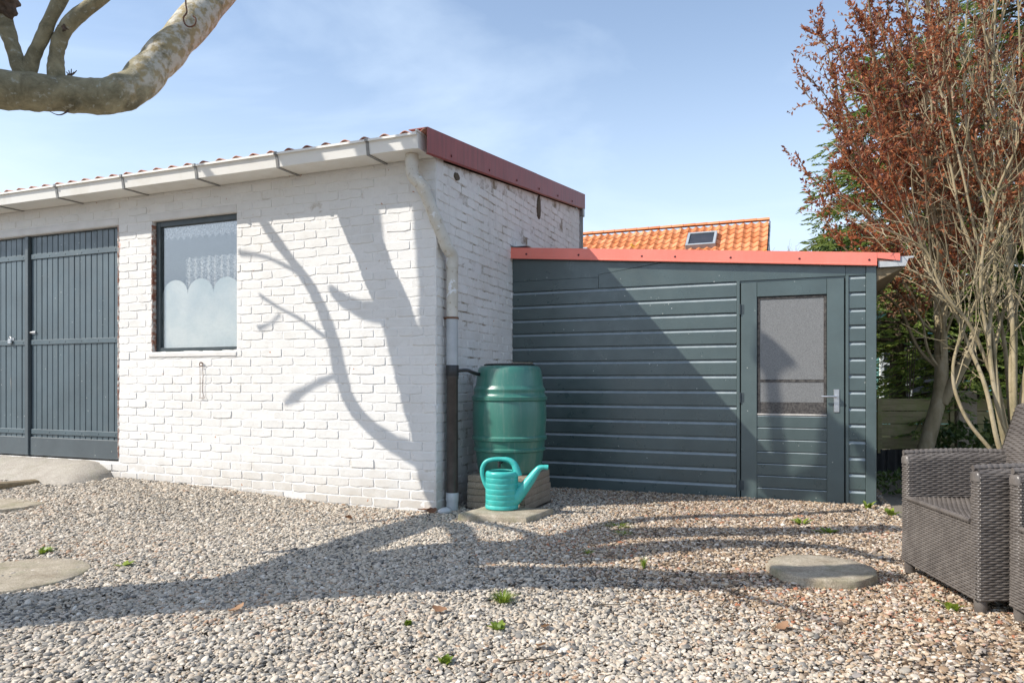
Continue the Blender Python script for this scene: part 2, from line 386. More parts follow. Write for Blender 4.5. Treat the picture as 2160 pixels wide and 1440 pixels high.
def frosted():
    m, nt, bs = new_mat('frosted_film'); v = pos(nt)
    w = nt.nodes.new('ShaderNodeTexVoronoi'); w.inputs['Scale'].default_value = 42; nt.links.new(v, w.inputs['Vector'])
    col = ramp(nt, noise(nt, v, 3.2, 5), [(0.35, (0.56, 0.62, 0.60)), (0.6, (0.80, 0.80, 0.74))])
    pat = ramp(nt, w.outputs['Distance'], [(0.30, (1, 1, 1)), (0.42, (0.86, 0.88, 0.88)), (0.55, (1, 1, 1))])
    nt.links.new(mixc(nt, 0.8, col, pat, 'MULTIPLY'), bs.inputs['Base Color']); bs.inputs['Roughness'].default_value = 0.35
    bump(nt, bs, w.outputs['Distance'], 0.4, 0.004); return m
M['frosted'] = frosted()
def lace():
    m, nt, bs = new_mat('lace_curtain'); v = pos(nt)
    bs.inputs['Base Color'].default_value = (0.72, 0.70, 0.68, 1); bs.inputs['Roughness'].default_value = 0.9
    nt.links.new(ramp(nt, noise(nt, v, 60, 4, 0.7), [(0.42, (0.15, 0.15, 0.15)), (0.58, (0.85, 0.85, 0.85))]), bs.inputs['Alpha']); return m
M['lace'] = lace()
def privacy_glass():
    m, nt, bs = new_mat('patterned_privacy_glass'); v = pos(nt, (1, 1, 1), 'object')
    ns = noise(nt, v, 150, 2, 0.5, 1.5)
    nt.links.new(ramp(nt, ns, [(0.36, (0.14, 0.14, 0.138)), (0.64, (0.235, 0.235, 0.23))]), bs.inputs['Base Color'])
    bs.inputs['Roughness'].default_value = 0.28; bump(nt, bs, ns, 0.25, 0.003); return m
M['privacy'] = privacy_glass()
M['dirty_glass'] = simple('dirty_dark_glass', (0.035, 0.03, 0.028), (0.11, 0.10, 0.09), 60, 0.35, 60, 0.2)
M['putty'] = simple('blackened_putty', (0.02, 0.018, 0.018), (0.10, 0.09, 0.08), 40, 0.7, 60, 0.3)
M['bead'] = simple('pale_bead', (0.45, 0.42, 0.38), (0.55, 0.52, 0.48), 30, 0.7, 60, 0.3)

def bark(name, cols, scale=7, stretch=(1, 1, 1), bs_=24, bd=0.02, white=0.0):
    m, nt, bs = new_mat(name); v = pos(nt, stretch)
    base = ramp(nt, noise(nt, v, scale, 8, 0.65, 0.4), cols)
    if white:
        vo = nt.nodes.new('ShaderNodeTexNoise'); vo.inputs['Scale'].default_value = 11; vo.inputs['Detail'].default_value = 5; nt.links.new(v, vo.inputs['Vector'])
        base = mixc(nt, ramp(nt, vo.outputs['Fac'], [(0.54, (0, 0, 0)), (0.60, (white,) * 3)]), base, (0.50, 0.49, 0.43))
    nt.links.new(base, bs.inputs['Base Color']); bs.inputs['Roughness'].default_value = 0.9
    b1 = bump(nt, bs, noise(nt, v, bs_, 7, 0.7), 0.7, bd); bump(nt, bs, noise(nt, v, 110, 4, 0.6), 0.4, 0.004, b1); return m
def plane_bark():
    m, nt, bs = new_mat('olive_grey_bark'); v = pos(nt)
    base = ramp(nt, noise(nt, v, 8, 8, 0.68, 0.5), [(0.28, (0.10, 0.09, 0.055)), (0.45, (0.22, 0.195, 0.12)), (0.60, (0.32, 0.285, 0.18)), (0.78, (0.42, 0.385, 0.26))])
    li = ramp(nt, noise(nt, v, 24, 5, 0.6), [(0.60, (0, 0, 0)), (0.66, (0.65, 0.65, 0.65))]); base = mixc(nt, li, base, (0.42, 0.43, 0.38))
    # pale flaking bark on the bare limb beyond its bend
    sx = nt.nodes.new('ShaderNodeSeparateXYZ'); nt.links.new(v, sx.inputs[0]); ad = nt.nodes.new('ShaderNodeMath'); ad.operation = 'MULTIPLY_ADD'; nt.links.new(noise(nt, v, 6, 6, 0.65), ad.inputs[0]); ad.inputs[1].default_value = 0.9; nt.links.new(sx.outputs[0], ad.inputs[2])
    mr = nt.nodes.new('ShaderNodeMapRange'); mr.inputs['From Min'].default_value = -2.24; mr.inputs['From Max'].default_value = -2.12; nt.links.new(ad.outputs[0], mr.inputs['Value'])
    g = ramp(nt, noise(nt, v, 14, 6, 0.65), [(0.34, (0.1, 0.1, 0.1)), (0.5, (0.85, 0.85, 0.85))]); fl = mixc(nt, 1.0, mr.outputs[0], g, 'MULTIPLY')
    base = mixc(nt, fl, base, ramp(nt, noise(nt, v, 17, 4), [(0.42, (0.40, 0.31, 0.16)), (0.55, (0.60, 0.56, 0.47))]))
    nt.links.new(base, bs.inputs['Base Color']); bs.inputs['Roughness'].default_value = 0.9
    b1 = bump(nt, bs, noise(nt, v, 26, 7, 0.7), 0.7, 0.016); bump(nt, bs, noise(nt, v, 120, 4, 0.6), 0.4, 0.004, b1); return m
M['plane_bark'] = plane_bark()
M['stem_bark'] = bark('pale_tan_bark', [(0.3, (0.17, 0.145, 0.075)), (0.5, (0.29, 0.235, 0.14)), (0.72, (0.40, 0.34, 0.235))], 9, (1, 1, 0.5), 30, 0.008)
M['dark_bark'] = bark('dark_brown_bark', [(0.3, (0.06, 0.045, 0.03)), (0.6, (0.13, 0.10, 0.065)), (0.75, (0.15, 0.14, 0.07))], 12, (1, 1, 0.3), 40, 0.02)
M['knuckle'] = bark('rough_knuckle_bark', [(0.3, (0.05, 0.04, 0.03)), (0.7, (0.17, 0.12, 0.09))], 30, bs_=30, bd=0.03)

def leafmat(name, c1, c2, trans=0.35, rough=0.45):
    m, nt, bs = new_mat(name)
    at = nt.nodes.new('ShaderNodeAttribute'); at.attribute_name = 'lv'
    col = ramp(nt, at.outputs['Fac'], [(0.0, c1), (1.0, c2)])
    nt.links.new(col, bs.inputs['Base Color']); bs.inputs['Roughness'].default_value = rough
    tr = nt.nodes.new('ShaderNodeBsdfTranslucent'); nt.links.new(col, tr.inputs['Color'])
    ms = nt.nodes.new('ShaderNodeMixShader'); ms.inputs[0].default_value = trans
    out = [n for n in nt.nodes if n.type == 'OUTPUT_MATERIAL'][0]
    nt.links.new(bs.outputs[0], ms.inputs[1]); nt.links.new(tr.outputs[0], ms.inputs[2]); nt.links.new(ms.outputs[0], out.inputs['Surface']); return m
M['plum_leaf'] = leafmat('red_plum_leaf', (0.10, 0.028, 0.026), (0.62, 0.24, 0.10), 0.5)
M['conifer'] = leafmat('conifer_green', (0.06, 0.115, 0.028), (0.34, 0.42, 0.10), 0.48)
M['ivy'] = leafmat('ivy_green', (0.03, 0.07, 0.015), (0.12, 0.16, 0.04), 0.25)
M['dry_leaf'] = leafmat('dry_brown_leaf', (0.16, 0.07, 0.035), (0.38, 0.22, 0.12), 0.2, 0.7)
M['grass'] = leafmat('bright_grass', (0.13, 0.21, 0.02), (0.34, 0.42, 0.06), 0.4)
def rattan():
    m, nt, bs = new_mat('brown_rattan'); v = pos(nt)
    nt.links.new(ramp(nt, noise(nt, v, 14, 4), [(0.3, (0.095, 0.082, 0.073)), (0.7, (0.155, 0.136, 0.121))]), bs.inputs['Base Color'])
    bs.inputs['Roughness'].default_value = 0.33; return m
M['rattan'] = rattan()
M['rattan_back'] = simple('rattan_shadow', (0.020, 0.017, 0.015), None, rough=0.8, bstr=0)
def fence_wood():
    m, nt, bs = new_mat('mossy_fence_wood'); v = pos(nt, (0.4, 5, 5)); vw = pos(nt)
    base = ramp(nt, noise(nt, v, 9, 6, 0.6), [(0.3, (0.20, 0.155, 0.085)), (0.7, (0.38, 0.31, 0.17))])
    base = mixc(nt, ramp(nt, noise(nt, vw, 5, 6, 0.7), [(0.42, (0, 0, 0)), (0.62, (0.8, 0.8, 0.8))]), base, (0.22, 0.23, 0.075))
    nt.links.new(base, bs.inputs['Base Color']); bs.inputs['Roughness'].default_value = 0.85
    bump(nt, bs, noise(nt, v, 14, 6, 0.7), 0.5, 0.006); return m
M['fence'] = fence_wood()
M['beam'] = simple('weathered_timber', (0.16, 0.12, 0.07), (0.27, 0.21, 0.13), 20, 0.85, 60, 0.6, stretch=(0.5, 3, 3))
def tile_mat():
    m, nt, bs = new_mat('orange_clay_tile'); v = pos(nt); oi = nt.nodes.new('ShaderNodeObjectInfo')
    base = ramp(nt, oi.outputs['Random'], [(0.0, (0.52, 0.165, 0.055)), (0.6, (0.66, 0.24, 0.095)), (1.0, (0.70, 0.31, 0.15))])
    li = ramp(nt, noise(nt, v, 2.4, 6, 0.7), [(0.60, (0, 0, 0)), (0.68, (0.9, 0.9, 0.9))])
    base = mixc(nt, li, base, (0.70, 0.38, 0.03))
    nt.links.new(base, bs.inputs['Base Color']); bs.inputs['Roughness'].default_value = 0.8
    bump(nt, bs, noise(nt, v, 30, 4), 0.3, 0.01); return m
M['tile'] = tile_mat()
M['teal'] = simple('turquoise_paint', (0.16, 0.40, 0.38), (0.22, 0.46, 0.44), 3, 0.6, 20, 0.2)
M['white'] = simple('white_gloss', (0.75, 0.75, 0.73), (0.8, 0.8, 0.78), 4, 0.4, 30, 0.05)
M['house_wall'] = simple('house_render', (0.45, 0.36, 0.28), (0.55, 0.45, 0.36), 4, 0.8, 30, 0.2)
M['zinc'] = simple('skylight_frame', (0.30, 0.33, 0.35), (0.38, 0.4, 0.42), 4, 0.4, 30, 0.05)
M['dglass'] = simple('skylight_glass', (0.03, 0.035, 0.045), (0.05, 0.05, 0.06), 3, 0.35, 30, 0.0, spec=0.25)
def ground_mat():
    m, nt, bs = new_mat('sandy_soil'); v = pos(nt)
    c = ramp(nt, noise(nt, v, 60, 6, 0.7), [(0.3, (0.13, 0.11, 0.085)), (0.6, (0.24, 0.205, 0.16)), (0.75, (0.32, 0.28, 0.23))])
    sx = nt.nodes.new('ShaderNodeSeparateXYZ'); nt.links.new(v, sx.inputs[0])
    far = ramp(nt, sx.outputs[1], [(0.0, (0, 0, 0)), (1.0, (1, 1, 1))])
    mr = nt.nodes.new('ShaderNodeMapRange'); mr.inputs['From Min'].default_value = 9; mr.inputs['From Max'].default_value = 14; nt.links.new(sx.outputs[1], mr.inputs['Value'])
    grass = ramp(nt, noise(nt, v, 3, 6), [(0.3, (0.05, 0.065, 0.02)), (0.7, (0.10, 0.12, 0.045))])
    nt.links.new(mixc(nt, mr.outputs[0], c, grass), bs.inputs['Base Color']); bs.inputs['Roughness'].default_value = 0.95
    bump(nt, bs, noise(nt, v, 90, 6, 0.7), 0.8, 0.01); return m
M['soil'] = ground_mat()
def pebble_mat(name, stops, rough):
    m, nt, bs = new_mat(name)
    at = nt.nodes.new('ShaderNodeAttribute'); at.attribute_type = 'INSTANCER'; at.attribute_name = 'pv'
    v = pos(nt); base = ramp(nt, at.outputs['Fac'], stops)
    base = mixc(nt, 0.5, base, ramp(nt, noise(nt, v, 90, 4, 0.6), [(0.3, (0.72, 0.70, 0.68)), (0.65, (1.08, 1.06, 1.02))]), 'MULTIPLY')
    nt.links.new(base, bs.inputs['Base Color']); bs.inputs['Roughness'].default_value = rough
    bump(nt, bs, noise(nt, v, 260, 3), 0.25, 0.002); return m
M['pebble'] = pebble_mat('grey_beach_pebble', [(0.0, (0.10, 0.095, 0.09)), (0.14, (0.24, 0.225, 0.20)), (0.32, (0.40, 0.345, 0.27)), (0.5, (0.49, 0.435, 0.36)), (0.68, (0.60, 0.53, 0.435)), (0.84, (0.40, 0.31, 0.22)), (0.93, (0.71, 0.66, 0.58)), (1.0, (0.38, 0.24, 0.15))], 0.62)
M['gravel'] = pebble_mat('tan_gravel', [(0.0, (0.075, 0.06, 0.05)), (0.16, (0.20, 0.135, 0.085)), (0.34, (0.38, 0.26, 0.16)), (0.52, (0.50, 0.385, 0.265)), (0.66, (0.30, 0.265, 0.24)), (0.8, (0.56, 0.46, 0.34)), (0.93, (0.68, 0.61, 0.52)), (1.0, (0.38, 0.15, 0.075))], 0.68)

# ------------------------------------------------------------------ ground
def build_ground():
    xs = np.concatenate([[-600, -200, -60, -25, -12], np.linspace(-8, 8, 65), [12, 25, 60, 200, 600]])
    ys = np.concatenate([[-600, -200, -60, -20, -6, -2], np.linspace(0, 10, 51), [14, 25, 60, 200, 900]])
    XX, YY = np.meshgrid(xs, ys); Z = ground_z(XX, YY) - 0.006
    V = np.stack([XX, YY, Z], -1).reshape(-1, 3); nx = len(xs); ny = len(ys)
    i = np.arange(ny - 1)[:, None] * nx + np.arange(nx - 1)[None]; i = i.ravel()
    o = np_mesh('ground', V, np.stack([i, i + 1, i + nx + 1, i + nx], -1), M['soil'])
    tag(o, kind='structure')
build_ground()

# ------------------------------------------------------------------ garage
RZ = -A
garage = thing('garage', 'low whitewashed brick garage with corrugated roof and white gutter', 'garage', wpt(0, 0, 0), RZ)
WT = 2.74                                   # wall top at the eaves
W_L = -6.6                                  # left end of the front wall
DOOR = (-5.95, -3.35, 0.25, 2.47)
WIN = (-2.93, -1.94, 1.272, 2.47)
BACK = 3.92
SLOPE = 0.128
def gable_top(t): return 2.70 + SLOPE * t
MY = 0.0                                  # mortar face sits this far behind the nominal brick face
def wall_boxes(mb):
    mb.box(W_L, DOOR[0], MY, 0.12, -0.1, WT)
    mb.box(DOOR[0], DOOR[1], MY, 0.12, DOOR[3], WT)
    mb.box(DOOR[0], DOOR[1], 0.012, 0.12, -0.1, DOOR[2] - 0.004)
    mb.box(DOOR[1], WIN[0], MY, 0.12, -0.1, WT)
    mb.box(WIN[0], WIN[1], MY, 0.12, -0.1, WIN[2]); mb.box(WIN[0], WIN[1], MY, 0.12, WIN[3], WT)
    mb.box(WIN[1], -MY, MY, 0.12, -0.1, WT)
m = MB(); wall_boxes(m); fw = m.build('front_wall', M['mortar'], garage)
m = MB()
m.extrude([(0.12, -0.1), (BACK - MY, -0.1), (BACK - MY, gable_top(BACK)), (0.12, gable_top(0.12))], 0, -0.12, -MY)
gw = m.build('gable_wall', M['mortar_gable'], garage)
m = MB()
m.box(W_L, -0.13, BACK - 0.12, BACK - 0.002, -0.1, gable_top(BACK)); m.box(W_L, W_L + 0.12, 0.13, BACK - 0.13, -0.1, WT)
m.build('rear_wall', M['lintel'], garage)
MB().box(W_L + 0.13, -0.14, 0.13, BACK - 0.14, -0.1, 0.245).build('floor_slab', M['apron'], garage)
MB().box(-5.5, -0.3, 1.2, 1.25, 0.25, 2.72).build('inner_partition', M['inner'], garage)

BL, BH, JX, JZ = 0.222, 0.0745, 0.008, 0.0075
def brick_template(rng):
    # outer ring dips under the mortar, a narrow rounded arris, then a nearly flat uneven face
    L = BL - JX; H = BH - JZ; D = 0.0038
    e = 0.0035
    xs = np.array([0, e, 0.28 * L, 0.5 * L, 0.72 * L, L - e, L]) - L / 2
    zs = np.array([0, e, 0.5 * H, H - e, H]) - H / 2
    X, Z = np.meshgrid(xs, zs); Y = np.zeros_like(X)
    inner = (slice(1, -1), slice(1, -1))
    Y[inner] = -D + rng.uniform(-0.0012, 0.0012, Y[inner].shape)
    dX = rng.normal(0, 0.0022, X.shape); dZ = rng.normal(0, 0.0020, Z.shape)
    dX[:, 1] = dX[:, 0]; dX[:, -2] = dX[:, -1]; dZ[1, :] = dZ[0, :]; dZ[-2, :] = dZ[-1, :]
    X = X + dX; Z = Z + dZ
    for (a, b) in ((0, 0), (0, -1), (-1, 0), (-1, -1)):
        q = rng.uniform(0.0, 1.0) ** 2; i, j = (1 if a == 0 else -2), (1 if b == 0 else -2)
        X[i, j] *= 0.985 - 0.05 * q; Z[i, j] *= 0.93 - 0.12 * q; X[a, b] *= 0.985 - 0.045 * q; Z[a, b] *= 0.93 - 0.1 * q
    Y[0, :] = Y[-1, :] = 0.004; Y[:, 0] = Y[:, -1] = 0.004
    return np.stack([X, Y, Z], -1).reshape(-1, 3)
BQ = np.array([(j * 7 + i, j * 7 + i + 1, (j + 1) * 7 + i + 1, (j + 1) * 7 + i) for j in range(4) for i in range(6)])
B_T = [brick_template(np.random.default_rng(100 + k)) for k in range(24)]
def intervals(z0, z1):
    segs = [(W_L, -0.0)]
    for (a, b, c, d) in (DOOR, WIN):
        if z1 > c + 0.012 and z0 < d + (0.07 if True else 0) - 0.012:
            ns = []
            for s0, s1 in segs:
                if b <= s0 or a >= s1: ns.append((s0, s1)); continue
                if a > s0: ns.append((s0, a))
                if b < s1: ns.append((b, s1))
            segs = ns
    return segs
front = []
nrow = int((WT + 0.02) / BH)
for r in range(-1, nrow):
    z0 = 0.012 + r * BH; z1 = z0 + BH
    for (s0, s1) in intervals(z0, z1):
        x = 0.0 - (0 if r % 2 else BL / 2)
        cuts = sorted(set([s0, s1] + [c for c in np.arange(-BL * 40 + (0 if r % 2 else BL / 2), 0.01, BL) if s0 + 0.05 < c < s1 - 0.05]))
        cuts = [c if c in (s0, s1) else c + random.gauss(0, 0.006) for c in cuts]
        for a, b in zip(cuts[:-1], cuts[1:]):
            front.append(((a + b) / 2, (z0 + z1) / 2 + random.gauss(0, 0.0013) + 0.004 * math.sin((a + b) * 1.1 + r * 0.35), b - a))
def showing(b):
    p = wpt(b[0], 0, b[1]); return b[2] / p.y ** 2 * (1 if abs((p.x / p.y)) < 0.72 and abs(b[1] - 1) / p.y < 0.56 and b[1] > 0.04 else 0.01)
front.sort(key=showing, reverse=True)
b_meshes = []
for k, T in enumerate(B_T):
    me = bpy.data.meshes.new('brick'); me.from_pydata(T.tolist(), [], BQ.tolist())
    me.polygons.foreach_set('use_smooth', [True] * len(me.polygons)); me.materials.append(M['paint']); me.update(); me.set_sharp_from_angle(angle=math.radians(32)); b_meshes.append(me)
def bparams(rng):
    dep = rng.normal(0.0002, 0.0012) + (rng.uniform(0.002, 0.004) if rng.random() < 0.07 else 0) - (rng.uniform(0.002, 0.004) if rng.random() < 0.04 else 0)
    return dep, rng.normal(0, 0.006), rng.normal(0, 0.012)
rng = np.random.default_rng(5)
RV, RF = [], []; off = 0
for i, (cx, cz, L) in enumerate(front):
    dep, tilt, yaw = bparams(rng); k = int(rng.integers(24)); sx = max(0.05, (L - JX) / (BL - JX)); fl = -1 if False else 1
    if i < 298:
        o = link('brick', b_meshes[k], garage); o.location = (cx, dep, cz); o.rotation_euler = (0, tilt, yaw * 0.3); o.scale = (sx, 1, 1)
    else:
        T = B_T[k].copy(); T[:, 0] *= sx; T = T + np.array([cx, dep, cz]); RV.append(T); RF.append(BQ + off); off += len(T)
o = np_mesh('brickwork', np.vstack(RV), np.vstack(RF), M['paint'], garage); o['kind'] = 'stuff'; o.data.set_sharp_from_angle(angle=math.radians(32))
# gable brickwork (courses seen at a glancing angle)
RV, RF = [], []; off = 0
for r in range(-1, 46):
    z0 = 0.012 + r * BH
    c0 = np.arange(0.0 + (BL / 2 if r % 2 else 0.0), BACK + BL, BL)
    cuts = [0.0] + [c for c in c0 if 0.05 < c < BACK - 0.04] + [BACK]
    for a, b in zip(cuts[:-1], cuts[1:]):
        if z0 + BH > gable_top(a) - 0.02: continue
        dep, tilt, yaw = bparams(rng); k = int(rng.integers(24)); T = B_T[k].copy(); T[:, 0] *= (b - a - JX) / (BL - JX)
        # local brick (x along, y depth out = -y) -> gable: along t, out +w
        G = np.stack([-T[:, 1] - dep, T[:, 0] + (a + b) / 2, T[:, 2] + z0 + BH / 2], -1)
        RV.append(G); RF.append(BQ + off); off += len(G)
o = np_mesh('gable_brickwork', np.vstack(RV), np.vstack(RF), M['paint_gable'], garage); o['kind'] = 'stuff'; o.data.set_sharp_from_angle(angle=math.radians(32))
o['label'] = 'shaded weathered gable brickwork with brown grime in the joints'
# corner quoin strip closes the meeting of both faces
MB().box(-0.02, 0.0015, -0.0015, 0.02, -0.1, 2.66, 0.001).build('corner_edge', M['paint'], garage)
# broken vent holes in the gable
for (px, py, wd, hh) in ((961, 373, 0.10, 0.055), (1135, 440, 0.10, 0.25)):
    u = (px - 1080) / F; t = (0.581 + u * 5.45) / (SA - CA * u); D = 5.45 + CA * t; z = CH + (HY - py) / F * D
    m = MB(); n = 9; pts = [(t + wd * math.cos(2 * math.pi * k / n) * random.uniform(0.4, 0.62), z + hh * math.sin(2 * math.pi * k / n) * random.uniform(0.4, 0.62)) for k in range(n)]
    m.extrude(pts, 0, 0.001, 0.0165); m.build('broken_vent', M['dark_bark'], garage)
# lintels
MB().box(DOOR[0] - 0.1, DOOR[1] + 0.0, -0.006, 0.05, DOOR[3] + 0.003, DOOR[3] + 0.068, 0.006).build('lintel', M['lintel'], garage)
MB().box(WIN[0] - 0.03, WIN[1] + 0.0, -0.006, 0.05, WIN[3] + 0.003, WIN[3] + 0.068, 0.006).build('lintel', M['lintel'], garage)
# bare brick reveals beside door and window, window sill fillet
m = MB()
for k in range(36):
    z = 0.28 + k * 0.061; m.box(DOOR[1] - 0.006 - random.uniform(0, 0.006), DOOR[1] + 0.006, -0.007, 0.05, z, z + 0.057, 0.003)
m.build('bare_brick_edge', M['bare_brick'], garage)
m = MB()
for k in range(19):
    z = 1.28 + k * 0.061; m.box(WIN[0] - 0.004, WIN[0] + 0.005 + random.uniform(0, 0.005), -0.004, 0.05, z, z + 0.057, 0.003)
m.build('bare_brick_edge', M['bare_brick'], garage)
MB().box(WIN[0] - 0.04, WIN[1] + 0.01, -0.012, 0.06, WIN[2] - 0.055, WIN[2] - 0.003, 0.012).build('window_sill', M['lintel'], garage)

# window
win = link('window', None, garage)
x0, x1, z0, z1 = WIN; fy0, fy1 = 0.035, 0.085; fw_ = 0.05
m = MB()
m.box(x0 + 0.013, x0 + fw_ + 0.013, fy0, fy1, z0 + 0.002, z1 - 0.002, 0.003); m.box(x1 - 0.03, x1 - 0.002, fy0, fy1, z0 + 0.002, z1 - 0.002, 0.003)
m.box(x0 + fw_ + 0.013, x1 - 0.03, fy0, fy1, z1 - 0.052, z1 - 0.002, 0.003); m.box(x0 + fw_ + 0.013, x1 - 0.03, fy0, fy1, z0 + 0.002, z0 + 0.038, 0.003)
m.build('window_frame', M['frame'], win)
MB().box(x0 + 0.064, x1 - 0.031, 0.058, 0.062, z0 + 0.039, z1 - 0.053).build('pane', M['glass'], win)
gx0, gx1, gz0 = x0 + 0.064, x1 - 0.031, z0 + 0.039
# frosted film with scalloped top
def scallop(n, base, amp):
    pts = []
    for k in range(n):
        for i in range(13):
            a = math.pi * (1 - i / 12); cx = gx0 + (gx1 - gx0) * (k + 0.5) / n
            pts.append((cx + (gx1 - gx0) / n / 2 * math.cos(a) * 0.995, base + amp * math.sin(a)))
    return pts
top = scallop(3, 1.80, 0.13)
m = MB(); m.extrude([(gx0 + 0.004, gz0)] + top + [(gx1 - 0.004, gz0)], 1, 0.0665, 0.068); m.build('frosted_film', M['frosted'], win)
# lace half curtain and valance
cx0 = gx0 + 0.24
V = []; FQ = []; nx, nz = 60, 14
for i in range(nx + 1):
    for j in range(nz + 1):
        x = cx0 + (gx1 - 0.002 - cx0) * i / nx; z = 1.70 + 0.42 * j / nz + (0.014 * abs(math.sin(i * 0.42)) if j == nz else 0)
        V.append((x, 0.10 + 0.012 * math.sin(i * 0.9), z))
for i in range(nx):
    for j in range(nz): a = i * (nz + 1) + j; FQ.append((a, a + nz + 1, a + nz + 2, a + 1))
np_mesh('lace_curtain', np.array(V), np.array(FQ), M['lace'], win)
m = MB(); zz = []
for k in range(25): zz.append((gx0 + (gx1 - gx0) * k / 24, 2.30 + (0.035 if k % 2 else 0)))
m.extrude(zz + [(gx1, 2.415), (gx0, 2.415)], 1, 0.094, 0.096); m.build('lace_valance', M['lace'], win)

# garage doors
def door_leaf(x0, x1, label):
    d = link('door_leaf', None, garage); d['label'] = label
    y0 = 0.045; n = round((x1 - x0) / 0.079); pw = (x1 - x0) / n
    for k in range(n):
        a = x0 + k * pw
        m = MB().box(a + 0.003, a + pw - 0.003, y0, y0 + 0.022, 0.40, DOOR[3] - 0.012 - random.uniform(0, 0.004), 0.004)
        p = m.build('plank', M['gdoor'], d); p.location = (0, random.uniform(-0.0015, 0.0015), 0)
    MB().box(x0 + 0.004, x1 - 0.004, y0 + 0.024, y0 + 0.032, 0.40, DOOR[3] - 0.02).build('backing', M['dark'], d)
    for z in (2.232, 1.372, 0.475):
        m = MB().box(x0 + 0.004, x1 - 0.004, y0 - 0.012, y0 - 0.002, z, z + 0.05, 0.003)
        for k in range(6):
            rx = x0 + 0.05 + (x1 - x0 - 0.1) * k / 5; m.lathe([(0.007, 0), (0.006, 0.003), (0.0001, 0.0045)], 8)
            for q in range(len(m.v) - 24, len(m.v)):
                a = m.v[q]; m.v[q] = (rx + a[0], y0 - 0.012 - a[2], z + 0.025 + a[1])
        m.build('strap', M['gdoor'], d)
    m = MB().box(x0 + 0.002, x1 - 0.002, y0 - 0.016, y0 + 0.02, DOOR[2] + 0.012, DOOR[2] + 0.195, 0.004); m.build('kick_board', M['gdoor_dark'], d)
    return d
dr = door_leaf(-4.62, -3.385, 'right garage door leaf of blue-grey vertical planks')
dl = door_leaf(-5.90, -4.68, 'left garage door leaf, cut by the frame edge')
MB().box(-4.675, -4.625, 0.012, 0.075, DOOR[2] + 0.012, DOOR[3] - 0.01, 0.004).build('meeting_post', M['gdoor_dark'], dl)
m = MB(); m.box(-3.383, -3.362, 0.03, 0.085, DOOR[2], DOOR[3] - 0.002, 0.002); m.box(-5.94, -5.905, 0.03, 0.085, DOOR[2], DOOR[3] - 0.002, 0.002)
m.box(-5.90, -3.384, 0.05, 0.085, DOOR[3] - 0.011, DOOR[3] - 0.001)
m.build('door_frame', M['gdoor_dark'], garage)
# bolt and latch
bx, bz = loc(66, 701, 0.03)
m = MB(); m.box(bx - 0.05, bx + 0.05, 0.036, 0.043, bz - 0.016, bz + 0.016, 0.002); m.tube([(bx - 0.07, 0.03, bz), (bx + 0.06, 0.03, bz)], 0.007, 8); m.build('bolt', M['steel'], dr)
bx, bz = loc(24, 716, 0.03)
m = MB(); m.box(bx - 0.06, bx + 0.03, 0.036, 0.043, bz - 0.014, bz + 0.014, 0.002); m.box(bx - 0.03, bx + 0.02, 0.008, 0.03, bz - 0.045, bz - 0.002, 0.006)
m.tube([(bx - 0.02, 0.02, bz - 0.005), (bx - 0.02, 0.02, bz + 0.018), (bx - 0.005, 0.02, bz + 0.028), (bx + 0.01, 0.02, bz + 0.018), (bx + 0.01, 0.02, bz - 0.005)], 0.004, 6)
m.build('padlock', M['steel'], dl)
MB().box(DOOR[0], DOOR[1], 0.30, 0.32, 0.25, 2.6).build('dark_lining', M['dark'], garage)

# ring with wire under the window
rx, rz = loc(428, 768, 0)
m = MB(); m.tube([(rx + 0.018 * math.cos(a), -0.022, rz + 0.018 * math.sin(a)) for a in np.linspace(0, 2 * math.pi, 13)], 0.0035, 6, caps=False)
m.tube([(rx, 0.004, rz + 0.012), (rx, -0.026, rz + 0.012)], 0.005, 6)
m.build('wall_ring', M['rust'], garage)
m = MB(); ze = loc(428, 838, 0)[1]
m.tube([(rx - 0.014, -0.02, rz - 0.01), (rx - 0.013, -0.019, (rz + ze) / 2), (rx - 0.015, -0.018, ze)], 0.0022, 5)
m.tube(catmull([(rx + 0.012, -0.02, rz - 0.01), (rx + 0.02, -0.019, rz - 0.1), (rx + 0.012, -0.018, rz - 0.2), (rx + 0.018, -0.018, ze + 0.03), (rx + 0.035, -0.018, ze - 0.004), (rx - 0.03, -0.018, ze - 0.002)], 4), 0.0022, 5)
m.build('hanging_wire', M['rust'], garage)

# corrugated roof, verge trim
def corrugated(x0, x1, t0, t1, z0, slope, pitch, amp, th):
    xs = np.linspace(x0, x1, int((x1 - x0) / pitch * 12)); V = []; n = len(xs)
    for t in (t0, t1):
        for dz in (0, -th):
            for x in xs: V.append((x, t, z0 + slope * (t - t0) + amp * math.cos(2 * math.pi * (x - x1) / pitch) + dz))
    Fq = []
    for i in range(n - 1):
        Fq += [(i, i + 1, 2 * n + i + 1, 2 * n + i), (n + i, 3 * n + i, 3 * n + i + 1, n + i + 1), (i, n + i, n + i + 1, i + 1), (2 * n + i, 2 * n + i + 1, 3 * n + i + 1, 3 * n + i)]
    return np.array(V), np.array(Fq)
V, Fq = corrugated(W_L - 0.1, 0.035, -0.235, BACK + 0.1, 2.843, SLOPE, 0.177, 0.022, 0.007)
np_mesh('roof_sheet', V, Fq, M['corr'], garage)
MB().extrude([(-0.02, WT), (BACK, gable_top(BACK) + 0.02), (BACK, gable_top(BACK) + 0.07), (-0.02, WT + 0.03)], 0, W_L, -0.02).build('roof_deck', M['dark_bark'], garage)
